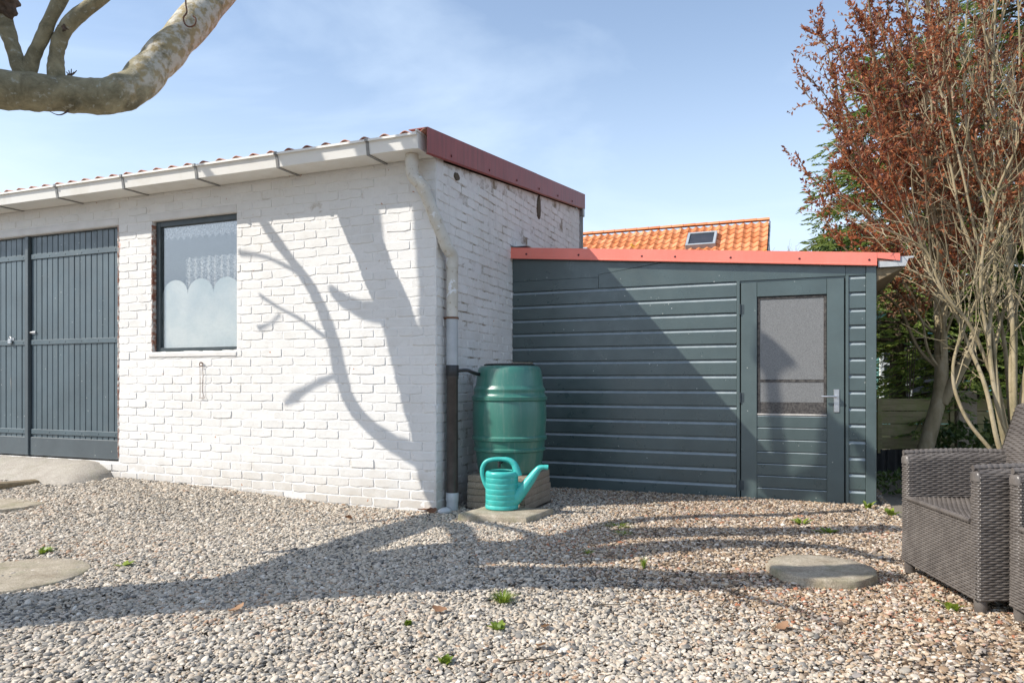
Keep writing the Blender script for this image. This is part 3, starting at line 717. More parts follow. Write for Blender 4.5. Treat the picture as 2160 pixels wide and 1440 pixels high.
def verge(t0, t1, dx):
    vg = None; zt = lambda t: 2.822 + SLOPE * (t + 0.2)
    m = MB()
    P = [(-0.11, 0.052), (0.050, 0.052), (0.050, -0.135), (0.038, -0.147), (0.034, -0.145), (0.044, -0.133), (0.044, 0.046), (-0.11, 0.046)]
    vs = [(x + dx, t, zt(t) + z) for t in (t0, t1) for x, z in P]; n = len(P)
    m.add(vs, [(i, (i + 1) % n, (i + 1) % n + n, i + n) for i in range(n)] + [tuple(range(n))[::-1], tuple(range(n, 2 * n))])
    return m.build('verge_trim', M['verge'], garage), zt
v1, zt = verge(-0.23, 2.165, 0.0); v2, _ = verge(2.155, BACK + 0.10, -0.003)
for t in (0.16, 0.91, 1.58, 2.23, 2.87, 3.44):
    m = MB(); m.lathe([(0.011, 0), (0.010, 0.005), (0.0001, 0.008)], 10); m.v = [(0.050 + a[2], t + a[0], zt(t) - 0.098 + a[1]) for a in m.v]
    m.build('screw', M['screw'], v1 if t < 2.16 else v2)
m = MB(); m.box(-0.035, 0.045, BACK + 0.005, BACK + 0.09, 3.12, 3.30, 0.004); m.tube([(0.0, BACK + 0.05, 3.14), (0.0, BACK + 0.05, 0.3)], 0.035, 12); m.build('rear_downpipe', M['bracket'], garage)

# gutter
GB, GT = 2.715, 2.818
gp = [(-0.012, GT), (-0.012, GB + 0.004), (-0.258, GB), (-0.272, GT - 0.012), (-0.290, GT - 0.012), (-0.290, GT + 0.004), (-0.268, GT + 0.004), (-0.266, GT - 0.006), (-0.252, GB + 0.006), (-0.018, GB + 0.010), (-0.018, GT)]
m = MB(); m.extrude(gp, 0, W_L - 0.1, -0.02); gut = m.build('gutter', M['gutter'], garage)
m = MB(); m.extrude([(-0.010, GT + 0.006), (-0.010, GB - 0.002), (-0.260, GB - 0.004), (-0.275, GT - 0.014), (-0.293, GT - 0.014), (-0.293, GT + 0.008)], 0, -0.045, -0.012); m.box(-0.02, -0.005, -0.292, -0.012, GT + 0.009, GT + 0.024, 0.002); m.build('end_cap', M['gutter'], gut)
for k in range(8):
    x = -0.44 - 0.845 * k
    m = MB(); b = [(-0.005, GB - 0.004), (-0.262, GB - 0.008), (-0.278, GT - 0.014), (-0.297, GT - 0.014), (-0.297, GT + 0.009), (-0.268, GT + 0.009), (-0.268, GT + 0.005), (-0.293, GT + 0.005), (-0.293, GT - 0.010), (-0.275, GT - 0.0105), (-0.258, GB - 0.001), (-0.005, GB + 0.002)]
    m.extrude(b, 0, x - 0.0125, x + 0.0125); m.build('gutter_bracket', M['bracket'], gut)

# downpipe: cream offset pipe round the corner, then grey, then brown diverter pipe
dp = link('downpipe', None, garage)
PW, PT = 0.075, 0.125
ox, oy = -0.135, -0.135
m = MB(); m.lathe([(0.046, 2.66), (0.046, 2.714), (0.05, 2.714), (0.05, 2.66)], 24, ox, oy, caps=False); m.lathe([(0.052, 2.62), (0.052, 2.665), (0.045, 2.668)], 24, ox, oy, caps=False)
path = catmull([(ox, oy, 2.68), (ox, oy, 2.60), (ox + 0.008, oy + 0.004, 2.555), (ox + 0.05, oy + 0.02, 2.505), (ox + 0.085, oy + 0.04, 2.46)], 6)
m.tube(path, 0.049, 18); m.build('top_elbow', M['pipe'], dp, smooth=True)
e0 = np.array([ox + 0.075, oy + 0.035, 2.475]); e1 = np.array([PW - 0.02, PT - 0.075, 2.06])
m = MB(); m.tube([e0, e1], 0.046, 18); 
for f0, f1 in ((0.0, 0.10), (0.52, 0.62), (0.9, 1.0)): m.tube([e0 + (e1 - e0) * f0, e0 + (e1 - e0) * f1], 0.0500, 18)
m.build('offset_pipe', M['pipe'], dp, smooth=True)
m = MB(); m.tube(catmull([e1 - (e1 - e0) * 0.04, e1 + (e1 - e0) * 0.06, (PW, PT - 0.01, 1.985), (PW, PT, 1.93), (PW, PT, 1.88)], 6), 0.0485, 18); m.build('lower_elbow', M['pipe'], dp, smooth=True)
m = MB(); m.tube([(PW, PT, 1.90), (PW, PT, 1.50)], 0.0455, 20); m.build('cream_pipe', M['pipe'], dp, smooth=True)
m = MB(); m.tube([(PW, PT, 1.50), (PW, PT, 1.10)], 0.046, 20); m.build('grey_pipe', M['pipe_grey'], dp, smooth=True)
m = MB(); m.lathe([(0.047, 1.488), (0.051, 1.488), (0.051, 1.503), (0.047, 1.503)], 20, PW, PT); m.box(PW - 0.075, PW - 0.045, PT - 0.006, PT + 0.006, 1.488, 1.503); m.build('pipe_clip', M['rust'], dp, smooth=True)
m = MB(); m.lathe([(0.049, 1.045), (0.051, 1.05), (0.051, 1.125), (0.048, 1.13)], 22, PW, PT); m.build('diverter_collar', M['black'], dp, smooth=True)
m = MB(); m.lathe([(0.0455, 0.10), (0.0455, 1.02), (0.049, 1.025), (0.049, 1.045)], 22, PW, PT); m.build('brown_pipe', M['pipe_brown'], dp, smooth=True)
m = MB(); m.lathe([(0.050, 0.075), (0.0505, 0.08), (0.0505, 0.135), (0.048, 0.14)], 22, PW, PT); m.lathe([(0.0465, -0.02), (0.0465, 0.076)], 22, PW, PT); m.build('foot_socket', M['pipe_grey'], dp, smooth=True)
m = MB(); m.tube(catmull([(PW + 0.03, PT, 1.085), (PW + 0.10, PT + 0.05, 1.09), (PW + 0.13, PT + 0.09, 1.075), (PW + 0.15, PT + 0.18, 1.06), (PW + 0.17, PT + 0.27, 1.06)], 6), 0.014, 10); m.build('filler_hose', M['black'], dp, smooth=True)

# concrete ramp in front of the garage doors
m = MB(); nx, ny = 40, 14; V = []; Fq = []
for i in range(nx + 1):
    for j in range(ny + 1):
        w = -6.5 + (3.13) * i / nx; f = j / ny; t = -0.62 * f + 0.03
        ed = sstep(1.0, 0.9, i / nx) if i > nx - 5 else 1
        p = wpt(w, t); zg = float(ground_z(p.x, p.y)) - 0.02
        z = zg + (0.245 - zg) * (1 - sstep(0.02, 1.0, f) * 0.98) * (0.35 + 0.65 * ed) + 0.004 * math.sin(i * 1.7 + j)
        if i == nx: z = zg - 0.05
        V.append((p.x, p.y, z))
for i in range(nx):
    for j in range(ny): a = i * (ny + 1) + j; Fq.append((a, a + 1, a + ny + 2, a + ny + 1))
nv = len(V)
for i in range(nx + 1): V.append((V[i * (ny + 1)][0], V[i * (ny + 1)][1], -0.05))
o = np_mesh('driveway_ramp', np.array(V), np.array(Fq), M['apron']); tag(o, kind='structure')

# ------------------------------------------------------------------ green shed
ST = 1.60                                    # shed front plane in the building frame
shed = thing('garden_shed', 'dark green weatherboarded lean-to shed with red metal roof edge', 'shed', wpt(0, ST, 0), RZ)
S_R = loc(1848, 800, ST)[0]; D_L = loc(1562, 800, ST)[0]; D_R = loc(1783, 800, ST)[0]; P_L = loc(1826, 800, ST)[0]
DZ = 1.868; BP = 0.1345
def roof_z(x): return 2.19 - 0.0815 * x      # underside line of the red fascia
def shiplap(x0, x1, z0):
    m = MB(); P = [(0.0, z0 + 0.001), (-0.0185, z0 + 0.001), (-0.020, z0 + 0.003), (-0.020, z0 + 0.102), (-0.0190, z0 + 0.106), (-0.002, z0 + 0.1265), (-0.002, z0 + BP - 0.0005), (0.0, z0 + BP - 0.0005)]
    m.extrude(P, 0, x0, x1); return m
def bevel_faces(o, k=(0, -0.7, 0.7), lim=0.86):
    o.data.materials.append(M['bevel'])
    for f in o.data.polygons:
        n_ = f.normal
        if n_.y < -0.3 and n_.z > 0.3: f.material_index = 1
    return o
nb = 14; zb0 = DZ - nb * BP
for k in range(nb):
    z = zb0 + k * BP
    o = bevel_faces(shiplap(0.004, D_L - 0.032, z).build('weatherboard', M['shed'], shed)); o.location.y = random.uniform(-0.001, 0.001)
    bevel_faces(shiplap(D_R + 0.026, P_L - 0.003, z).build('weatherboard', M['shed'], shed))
# header boards above
m = MB(); m.extrude([(0.004, DZ + 0.002), (0.86, DZ + 0.002), (0.86, DZ + 0.10), (0.004, DZ + 0.10)], 1, -0.018, 0.0); m.build('header_board', M['shed'], shed)
m = MB(); m.extrude([(0.864, DZ + 0.002), (D_R + 0.0, DZ + 0.002), (D_R, roof_z(D_R) + 0.03), (1.62, roof_z(1.62) + 0.03), (0.864, DZ + 0.125)], 1, -0.018, 0.0); m.build('header_board', M['shed'], shed)
m = MB(); m.extrude([(0.004, DZ + 0.103), (0.862, DZ + 0.103), (0.862, DZ + 0.127), (1.60, roof_z(1.60) + 0.032), (0.004, roof_z(0) + 0.03)], 1, -0.0185, 0.0); m.build('header_board', M['shed'], shed)
m = MB(); m.extrude([(D_R + 0.003, DZ + 0.002), (P_L - 0.003, DZ + 0.002), (P_L - 0.003, roof_z(P_L) + 0.03), (D_R + 0.003, roof_z(D_R) + 0.03)], 1, -0.018, 0.0); m.build('header_board', M['shed'], shed)
m = MB(); m.box(P_L, S_R, -0.026, 0.06, -0.03, roof_z(S_R) + 0.03, 0.003); m.build('corner_post', M['shed_v'], shed)
m = MB(); m.box(0.002, S_R - 0.003, 0.002, 0.05, -0.05, 1.86); m.extrude([(0.002, 1.86), (S_R - 0.003, 1.86), (S_R - 0.003, roof_z(S_R) + 0.03), (0.002, roof_z(0) + 0.03)], 1, 0.002, 0.05); 
m.build('wall_frame', M['dark'], shed)
m = MB(); m.box(S_R - 0.05, S_R, 0.062, 2.6, -0.05, roof_z(S_R) + 0.02); m.box(0.02, S_R - 0.05, 2.55, 2.6, -0.05, roof_z(S_R) + 0.02); m.build('side_wall', M['shed'], shed)
# bottom sill strip
MB().box(0.01, S_R - 0.01, -0.006, 0.04, -0.06, zb0 + 0.0, 0.0).build('sill_board', M['gdoor_dark'], shed)
# fascia: two lengths, plus screws
FE = S_R
def fascia(x0, x1, ext, dy):
    m = MB(); H = 0.108
    for (a, b) in ((x0, x1),):
        P = lambda x: [(-0.058 + dy, roof_z(x) + H), (-0.060 + dy, roof_z(x) + 0.016), (-0.068 + dy, roof_z(x) + 0.010), (-0.066 + dy, roof_z(x)), (-0.054 + dy, roof_z(x) + 0.004), (-0.052 + dy, roof_z(x) + H - 0.006), (0.10, roof_z(x) + H - 0.006), (0.10, roof_z(x) + H)]
        A_, B_ = P(a), P(b); n = len(A_)
        m.add([(a, p[0], p[1]) for p in A_] + [(b, p[0], p[1]) for p in B_], [(i, (i + 1) % n, (i + 1) % n + n, i + n) for i in range(n)] + [tuple(range(n))[::-1], tuple(range(n, 2 * n))])
    if ext: m.add([(x1, -0.058, roof_z(x1) + H), (x1, -0.058, roof_z(x1) + H - 0.045), (x1 + 0.165, -0.058, roof_z(x1 + 0.165) + H - 0.062), (x1 + 0.165, -0.058, roof_z(x1 + 0.165) + H - 0.002), (x1, -0.052, roof_z(x1) + H), (x1, -0.052, roof_z(x1) + H - 0.045), (x1 + 0.165, -0.052, roof_z(x1 + 0.165) + H - 0.062), (x1 + 0.165, -0.052, roof_z(x1 + 0.165) + H - 0.002)], [(0, 1, 2, 3), (4, 7, 6, 5), (0, 4, 5, 1), (1, 5, 6, 2), (2, 6, 7, 3), (3, 7, 4, 0)])
    return m.build('roof_fascia', M['fascia'], shed)
XJ = loc(1360, 545, ST)[0]
f1 = fascia(-0.012, XJ, False, 0.0); f2 = fascia(XJ - 0.02, FE, True, -0.002)
for px in (1111, 1221, 1354, 1424, 1541, 1686, 1833):
    x = loc(px, 550, ST - 0.05)[0]
    m = MB(); m.lathe([(0.010, 0), (0.009, 0.005), (0.0001, 0.009)], 10); m.v = [(x + a[0], -0.060 - a[2], roof_z(x) + 0.047 + a[1]) for a in m.v]
    m.build('screw', M['screw'], f1 if x < XJ else f2)
m = MB(); m.extrude([(0.015, roof_z(0) + 0.095), (S_R + 0.12, roof_z(S_R + 0.12) + 0.085), (S_R + 0.12, roof_z(S_R + 0.12) + 0.04), (0.015, roof_z(0) + 0.05)], 1, -0.045, 2.7); m.build('roof_panel', M['corr'], shed)
m = MB(); P = catmull([(-0.02, -0.075, roof_z(0) + 0.155), (0.02, -0.07, roof_z(0) + 0.122), (0.08, -0.068, roof_z(0) + 0.115), (0.16, -0.066, roof_z(0) + 0.117)], 5)
m.add([(p[0], p[1] - 0.0, p[2]) for p in P] + [(p[0], 0.25, p[2] + 0.004) for p in P] + [(p[0], p[1], p[2] - 0.006) for p in P], [(i, i + 1, i + 1 + len(P), i + len(P)) for i in range(len(P) - 1)] + [(i, i + 2 * len(P), i + 1 + 2 * len(P), i + 1) for i in range(len(P) - 1)])
m.build('lead_flashing', M['lead'], shed, smooth=True)
# side gutter and soffit
gx = S_R + 0.012; gz = roof_z(S_R) - 0.022
m = MB(); m.extrude([(gx, gz + 0.012), (gx + 0.195, gz + 0.012), (gx + 0.215, gz + 0.072), (gx + 0.25, gz + 0.074), (gx + 0.25, gz + 0.088), (gx, gz + 0.088)], 1, -0.045, -0.030); m.extrude([(gx, gz + 0.012), (gx + 0.195, gz + 0.012), (gx + 0.215, gz + 0.072), (gx + 0.205, gz + 0.072), (gx + 0.187, gz + 0.018), (gx, gz + 0.018)], 1, -0.030, 2.6)
m.build('side_gutter', M['pipe_grey'], shed)
m = MB(); m.extrude([(S_R + 0.003, gz - 0.095), (S_R + 0.003, gz + 0.008), (S_R + 0.20, gz + 0.008)], 1, -0.01, 2.6); m.build('soffit', M['beam'], shed)

# shed door
door = link('door', None, shed); door['label'] = 'green boarded shed door with patterned glass upper half'
def dx(px): return loc(px, 800, ST)[0]
def dz(py, px=1670): return loc(px, py, ST)[1]
ST_L0, ST_L1, ST_R0, ST_R1 = D_L + 0.006, dx(1597), dx(1744), dx(1781) - 0.003
DB = 0.0; DT = DZ - 0.018
gz_t, gz_b = dz(624), dz(876)
yF = -0.030
MB().box(ST_L0, ST_L1, yF, 0.0, DB, DT, 0.003).build('stile', M['shed_v'], door)
MB().box(ST_R0, ST_R1, yF, 0.0, DB, DT, 0.003).build('stile', M['shed_v'], door)
MB().box(ST_L1 + 0.001, ST_R0 - 0.001, yF, 0.0, gz_t, DT, 0.003).build('top_rail', M['shed'], door)
nbd = 7; bh = (gz_b - 0.0) / nbd
for k in range(nbd):
    z0_ = k * bh; m = MB()
    m.extrude([(0, z0_ + 0.001), (yF + 0.009, z0_ + 0.001), (yF + 0.006, z0_ + 0.004), (yF + 0.006, z0_ + bh - 0.010), (yF + 0.012, z0_ + bh - 0.004), (0, z0_ + bh - 0.004)], 0, ST_L1 + 0.001, ST_R0 - 0.001)
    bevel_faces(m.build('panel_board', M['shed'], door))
MB().box(ST_L1 + 0.001, ST_R0 - 0.001, yF + 0.004, 0, gz_b + 0.001, gz_b + 0.014, 0.002).build('glazing_bead', M['bead'], door)
gy = -0.012; ga, gb = ST_L1 + 0.002, ST_R0 - 0.002
zs1, zs2, zs3 = dz(800), dz(806), dz(848)
MB().box(ga + 0.022, gb - 0.022, gy, gy + 0.004, zs1, gz_t - 0.024).build('glass_pane', M['privacy'], door)
MB().box(ga + 0.022, gb - 0.022, gy, gy + 0.004, zs3, zs2).build('glass_pane', M['privacy'], door)
MB().box(ga + 0.022, gb - 0.022, gy, gy + 0.004, gz_b + 0.015, zs3 - 0.001).build('dirty_strip', M['dirty_glass'], door)
m = MB(); m.box(ga, ga + 0.021, gy - 0.006, gy + 0.006, gz_b + 0.015, gz_t - 0.002, 0.002); m.box(gb - 0.021, gb, gy - 0.006, gy + 0.006, gz_b + 0.015, gz_t - 0.002, 0.002)
m.box(ga + 0.0215, gb - 0.0215, gy - 0.006, gy + 0.006, gz_t - 0.023, gz_t - 0.002, 0.002); m.box(ga + 0.0215, gb - 0.0215, gy - 0.003, gy + 0.006, zs2 + 0.0005, zs1 - 0.0005)
m.build('putty_line', M['putty'], door)
hx = dx(1764); hz = dz(845, 1764)
hp = MB().box(hx - 0.022, hx + 0.022, yF - 0.008, yF - 0.0005, hz - 0.095, hz + 0.095, 0.004).build('handle_plate', M['steel'], door)
m = MB(); lz = dz(836, 1764); m.tube([(hx, yF - 0.006, lz), (hx, yF - 0.05, lz)], 0.010, 12); m.tube(catmull([(hx + 0.004, yF - 0.046, lz), (hx - 0.05, yF - 0.05, lz + 0.001), (hx - 0.115, yF - 0.046, lz)], 5), 0.008, 10); m.build('lever', M['steel'], hp, smooth=True)
for pz in (dz(653, 1568), dz(838, 1568), dz(1022, 1568)):
    m = MB(); m.tube([(D_L - 0.002, yF - 0.006, pz - 0.045), (D_L - 0.002, yF - 0.006, pz + 0.045)], 0.008, 8); m.box(D_L, D_L + 0.03, yF - 0.003, yF - 0.0005, pz - 0.04, pz + 0.04); m.build('hinge', M['frame'], door)
m = MB(); m.box(D_L - 0.030, D_L - 0.004, -0.028, 0.0, -0.03, DZ, 0.002); m.box(D_R + 0.001, D_R + 0.024, -0.028, 0.0, -0.03, DZ, 0.002); m.box(D_L - 0.030, D_R + 0.024, -0.006, 0.0, DT + 0.003, DZ)
m.build('door_frame', M['shed_v'], shed)
MB().box(D_L - 0.03, D_R + 0.03, -0.05, 0.0, -0.05, -0.003, 0.004).build('threshold', M['apron'], shed)

# ------------------------------------------------------------------ slab, paver stack, barrel, watering can
def rough_slab(name, outline, z0, z1, mat, bevel=0.012, jit=0.004):
    m = MB(); n = len(outline); c = np.mean(outline, axis=0); O = np.array(outline)
    O2 = np.vstack([np.linspace(O[i], O[(i + 1) % n], 6, endpoint=False) for i in range(n)]) if n < 10 else O
    k = len(O2); d = O2 - c; L = np.linalg.norm(d, axis=1, keepdims=True)
    rg = np.random.default_rng(len(name) + int(abs(c[0]) * 100))
    J = rg.normal(0, jit, (k, 2))
    rings = [(O2 + J - d / L * bevel * 0.3, z0), (O2 + J, z0 + 0.01), (O2 + J + rg.normal(0, jit * 0.5, (k, 2)), z1 - bevel), (O2 + J - d / L * bevel * 0.35, z1 - bevel * 0.3), (O2 + J - d / L * bevel, z1), (O2 - d * 0.3, z1 + 0.001), (O2 - d * 0.7, z1)]
    vs = [(p[0], p[1], z + (rg.normal(0, 0.0012) if q > 1 else 0)) for q, (R, z) in enumerate(rings) for p in R]
    fs = [(q * k + i, q * k + (i + 1) % k, (q + 1) * k + (i + 1) % k, (q + 1) * k + i) for q in range(len(rings) - 1) for i in range(k)]
    fs += [tuple(range(k))[::-1], tuple((len(rings) - 1) * k + i for i in range(k))]
    m.add(vs, fs); return m.build(name, mat, None, smooth=True, angle=50)
a = GP(958, 1084, 0.06); b = GP(1112, 1090, 0.06); c = GP(1161, 1074, 0.06)
d = a[:2] + (c[:2] - b[:2]) * 1.15
d2 = c[:2] + (c[:2] - b[:2]) * 0.15
slab = rough_slab('concrete_slab', [a[:2] + 0.02, b[:2], d2, d], -0.02, 0.06, M['slab'], 0.014, 0.004)
tag(slab, 'square concrete slab under the turquoise watering can', 'slab')
def lp(w, t): p = wpt(w, t); return (p.x, p.y)
for k in range(5):
    z0_ = 0.0105 + k * 0.0525; j = random.uniform(-0.006, 0.006)
    o = rough_slab('paver', [lp(0.16 + j, 0.215 - j), lp(0.655 + j, 0.215 + j), lp(0.655 - j, 0.80), lp(0.16 - j, 0.80)], z0_, z0_ + 0.050, M['paver'], 0.008, 0.003)
    tag(o, ['lowest', 'second lowest', 'middle', 'second highest', 'topmost'][k] + ' brown paver in the stack under the barrel', 'paver', 'pavers stacked under the barrel')
p = wpt(0.405, 0.50, 0.0)
barrel = thing('water_barrel', 'dark green ribbed plastic rainwater barrel on stacked pavers', 'barrel', (p.x, p.y, 0.2735))
prof = [(0.235, 0.0), (0.245, 0.004), (0.262, 0.06), (0.274, 0.15), (0.277, 0.172), (0.292, 0.180), (0.293, 0.196), (0.282, 0.208), (0.286, 0.235), (0.288, 0.258), (0.303, 0.266), (0.306, 0.288), (0.292, 0.302), (0.294, 0.34), (0.299, 0.43), (0.298, 0.52), (0.292, 0.572), (0.304, 0.582), (0.306, 0.606), (0.290, 0.620), (0.284, 0.645), (0.292, 0.662), (0.290, 0.672), (0.278, 0.684), (0.274, 0.70), (0.264, 0.78), (0.256, 0.820), (0.245, 0.842), (0.225, 0.853), (0.20, 0.856)]
m = MB(); m.lathe(prof, 64); m.build('barrel_body', M['barrel'], barrel, smooth=True, angle=42)
m = MB(); m.lathe([(0.205, 0.857), (0.207, 0.866), (0.19, 0.872), (0.185, 0.867), (0.0, 0.870)], 48); m.build('lid', M['black'], barrel, smooth=True)
tx = math.radians(-104); bt = link('tap', None, barrel); R_ = 0.279
m = MB(); m.tube([(R_ * math.cos(tx), R_ * math.sin(tx), 0.115), ((R_ + 0.05) * math.cos(tx), (R_ + 0.05) * math.sin(tx), 0.115)], 0.013, 12)
q = np.array([(R_ + 0.042) * math.cos(tx), (R_ + 0.042) * math.sin(tx), 0.115]); m.tube([q + (0, 0, 0.02), q + (0, 0, -0.045)], 0.0115, 12); m.box(q[0] - 0.006, q[0] + 0.006, q[1] - 0.006, q[1] + 0.006, 0.13, 0.155, 0.002)
m.tube([q + (-0.02, 0, 0.15 - 0.115), q + (0.02, 0, 0.15 - 0.115)], 0.006, 8)
m.lathe([(0.02, 0.0), (0.02, 0.008)], 16); 
for i in range(len(m.v) - 32, len(m.v)):
    a_ = m.v[i]; rr = R_ + a_[2] + 0.001; m.v[i] = (rr * math.cos(tx) - a_[0] * math.sin(tx), rr * math.sin(tx) + a_[0] * math.cos(tx), 0.115 + a_[1])
me = m.mesh('tap_body', True, True, 40); me.materials.append(M['black']); link('tap_body', me, bt)
o = rough_slab('slate_chip', [(p.x + 0.02, p.y - 0.03), (p.x + 0.16, p.y - 0.05), (p.x + 0.19, p.y + 0.05), (p.x + 0.03, p.y + 0.08)], 1.146, 1.156, M['slab'], 0.004, 0.004)
tag(o, 'flat grey stone lying on the barrel lid', 'stone')

cpos = (-0.075, 5.275, 0.0615)
can = thing('watering_can', 'turquoise plastic watering can standing on the concrete slab', 'watering can', cpos, math.radians(-8))
prof = [(0.115, 0.0), (0.122, 0.004), (0.124, 0.012)]
for k in range(6):
    z = 0.03 + k * 0.040; prof += [(0.1225, z), (0.1205, z + 0.002), (0.1205, z + 0.004), (0.1225, z + 0.006), (0.1215, z + 0.034)]
prof += [(0.120, 0.268), (0.113, 0.278), (0.100, 0.281), (0.096, 0.276), (0.108, 0.265), (0.112, 0.02), (0.02, 0.016)]
m = MB(); m.lathe(prof, 48, sx=1.0, sy=0.86); m.build('can_body', M['can'], can, smooth=True, angle=70)
hp_ = catmull([(-0.112, 0, 0.150), (-0.134, 0, 0.20), (-0.148, 0, 0.255), (-0.145, 0, 0.305), (-0.118, 0, 0.345), (-0.07, 0, 0.362), (0.0, 0, 0.366), (0.055, 0, 0.358), (0.092, 0, 0.33), (0.110, 0, 0.285), (0.118, 0, 0.245)], 5)
rr = np.interp(np.linspace(0, 1, len(hp_)), [0, 0.3, 0.6, 0.8, 1], [0.015, 0.0165, 0.0165, 0.024, 0.034]); m = MB(); m.tube(hp_, rr, 14); m.build('handle', M['can'], can, smooth=True)
sp = catmull([(0.085, 0, 0.075), (0.130, 0, 0.115), (0.20, 0, 0.20), (0.262, 0, 0.285), (0.290, 0, 0.308), (0.320, 0, 0.312)], 6)
rr = np.interp(np.linspace(0, 1, len(sp)), [0, 0.2, 0.6, 0.85, 1], [0.062, 0.050, 0.026, 0.019, 0.016]); m = MB(); m.tube(sp, rr, 18)
m.build('spout', M['can'], can, smooth=True)
m = MB(); m.tube([(0.316, 0, 0.312), (0.345, 0, 0.311)], 0.0185, 16, caps=False); m.tube([(0.345, 0, 0.311), (0.318, 0, 0.312)], 0.012, 16); m.build('spout_collar', M['can'], can, smooth=True)
# web between body and spout
m = MB(); m.extrude([(0.10, 0.03), (0.135, 0.105), (0.19, 0.185), (0.118, 0.20)], 1, -0.02, 0.02); m.build('spout_web', M['can'], can)

# ------------------------------------------------------------------ stepping stones, beam, loose stone
def round_slab(px, py, r, h, label, squash=1.0, z_extra=0.0):
    q = GP(px, py, h); z = float(ground_z(q[0], q[1])) + z_extra; q = GP(px, py, h + z)
    ol = [(q[0] + r * math.cos(2 * math.pi * k / 44), q[1] + r * squash * math.sin(2 * math.pi * k / 44)) for k in range(44)]
    o = rough_slab('stepping_stone', ol, z - 0.03, z + h, M['slab'], 0.009, 0.004); tag(o, label, 'stepping stone', 'round stepping stones in the gravel')
round_slab(1731, 1194, 0.262, 0.05, 'thick round mossy stepping stone nearest the rattan armchairs')
round_slab(5, 1062, 0.30, 0.018, 'flat round stepping stone on the gravel nearest the garage door ramp')
round_slab(30, 1210, 0.335, 0.02, 'large pale round stepping stone half in shadow at the left frame edge')
a, b = GP(-70, 1036, 0.08), GP(80, 1020, 0.08); dv = (b - a)[:2]; ln = np.linalg.norm(dv)
o = MB().box(0, ln, -0.045, 0.045, -0.03, 0.05, 0.012).build('timber_beam', M['beam']); o.location = (a[0], a[1], 0.08); o.rotation_euler = (0.12, 0.02, math.atan2(dv[1], dv[0])); tag(o, 'weathered timber beam lying on gravel by the garage ramp', 'beam')
a, b = GP(-60, 1000, 0.12), GP(48, 996, 0.12); dv = (b - a)[:2]; ln = np.linalg.norm(dv)
o = MB().box(0, ln, -0.12, 0.12, 0.0, 0.035, 0.008).build('wooden_plank', M['beam']); o.location = (a[0], a[1], 0.085); o.rotation_euler = (0.04, 0.0, math.atan2(dv[1], dv[0])); tag(o, 'grey wooden plank at the foot of the garage ramp', 'plank')
p = GP(938, 1078, 0.02); m = MB()
bm_ = bmesh.new(); bmesh.ops.create_icosphere(bm_, subdivisions=3, radius=1.0)
for v in bm_.verts: v.co = Vector((v.co.x * 0.052, v.co.y * 0.04, v.co.z * 0.028)) * (1 + 0.06 * math.sin(v.co.x * 3 + v.co.y * 4))
me = bpy.data.meshes.new('cobble'); bm_.to_mesh(me); bm_.free(); me.polygons.foreach_set('use_smooth', [True] * len(me.polygons)); me.materials.append(M['pipe_grey'])
o = link('cobble', me); o.location = (p[0], p[1], 0.022); tag(o, 'smooth grey cobble at the foot of the downpipe', 'stone')

# ------------------------------------------------------------------ gravel: pebbles instanced on points
def pebble_templates(cname, n, angular, seed):
    col = bpy.data.collections.new(cname); rg = np.random.default_rng(seed)
    for k in range(n):
        bm = bmesh.new(); bmesh.ops.create_icosphere(bm, subdivisions=2, radius=1.0)
        if angular:
            dirs = rg.normal(0, 1, (9, 3)); dirs /= np.linalg.norm(dirs, axis=1, keepdims=True); lim = rg.uniform(0.55, 0.9, 9)
            for v in bm.verts:
                q = np.array(v.co)
                for d_, l_ in zip(dirs, lim):
                    s = q @ d_
                    if s > l_: q = q - d_ * (s - l_)
                v.co = q
        else:
            ph = rg.uniform(0, 6.28, 6)
            for v in bm.verts:
                x, y, z = v.co; s = 1 + 0.10 * math.sin(2.1 * x + ph[0]) + 0.09 * math.sin(2.4 * y + ph[1]) + 0.06 * math.sin(3.3 * z + ph[2]) + 0.05 * math.sin(3 * x * y + ph[3])
                v.co = v.co * s
        me = bpy.data.meshes.new(cname); bm.to_mesh(me); bm.free()
        me.polygons.foreach_set('use_smooth', [not angular or True] * len(me.polygons)); me.materials.append(M['gravel' if angular else 'pebble'])
        if angular:
            try: me.set_sharp_from_angle(angle=math.radians(38))
            except Exception: pass
        col.objects.link(bpy.data.objects.new(cname, me))
    return col
def scatter_mod(obj, col):
    ng = bpy.data.node_groups.new(obj.name + '_scatter', 'GeometryNodeTree')
    ng.interface.new_socket('Geometry', in_out='INPUT', socket_type='NodeSocketGeometry'); ng.interface.new_socket('Geometry', in_out='OUTPUT', socket_type='NodeSocketGeometry')
    gi = ng.nodes.new('NodeGroupInput'); go = ng.nodes.new('NodeGroupOutput'); ip = ng.nodes.new('GeometryNodeInstanceOnPoints')
    ci = ng.nodes.new('GeometryNodeCollectionInfo'); ci.inputs['Collection'].default_value = col; ci.inputs['Separate Children'].default_value = True; ci.inputs['Reset Children'].default_value = True
    def na(nm, tp):
        n = ng.nodes.new('GeometryNodeInputNamedAttribute'); n.data_type = tp; n.inputs['Name'].default_value = nm; return n.outputs['Attribute']
    ng.links.new(gi.outputs[0], ip.inputs['Points']); ng.links.new(ci.outputs[0], ip.inputs['Instance']); ip.inputs['Pick Instance'].default_value = True
    ng.links.new(na('pi', 'INT'), ip.inputs['Instance Index']); ng.links.new(na('pr', 'FLOAT_VECTOR'), ip.inputs['Rotation']); ng.links.new(na('ps', 'FLOAT_VECTOR'), ip.inputs['Scale'])
    ng.links.new(ip.outputs[0], go.inputs[0]); md = obj.modifiers.new('scatter', 'NODES'); md.node_group = ng
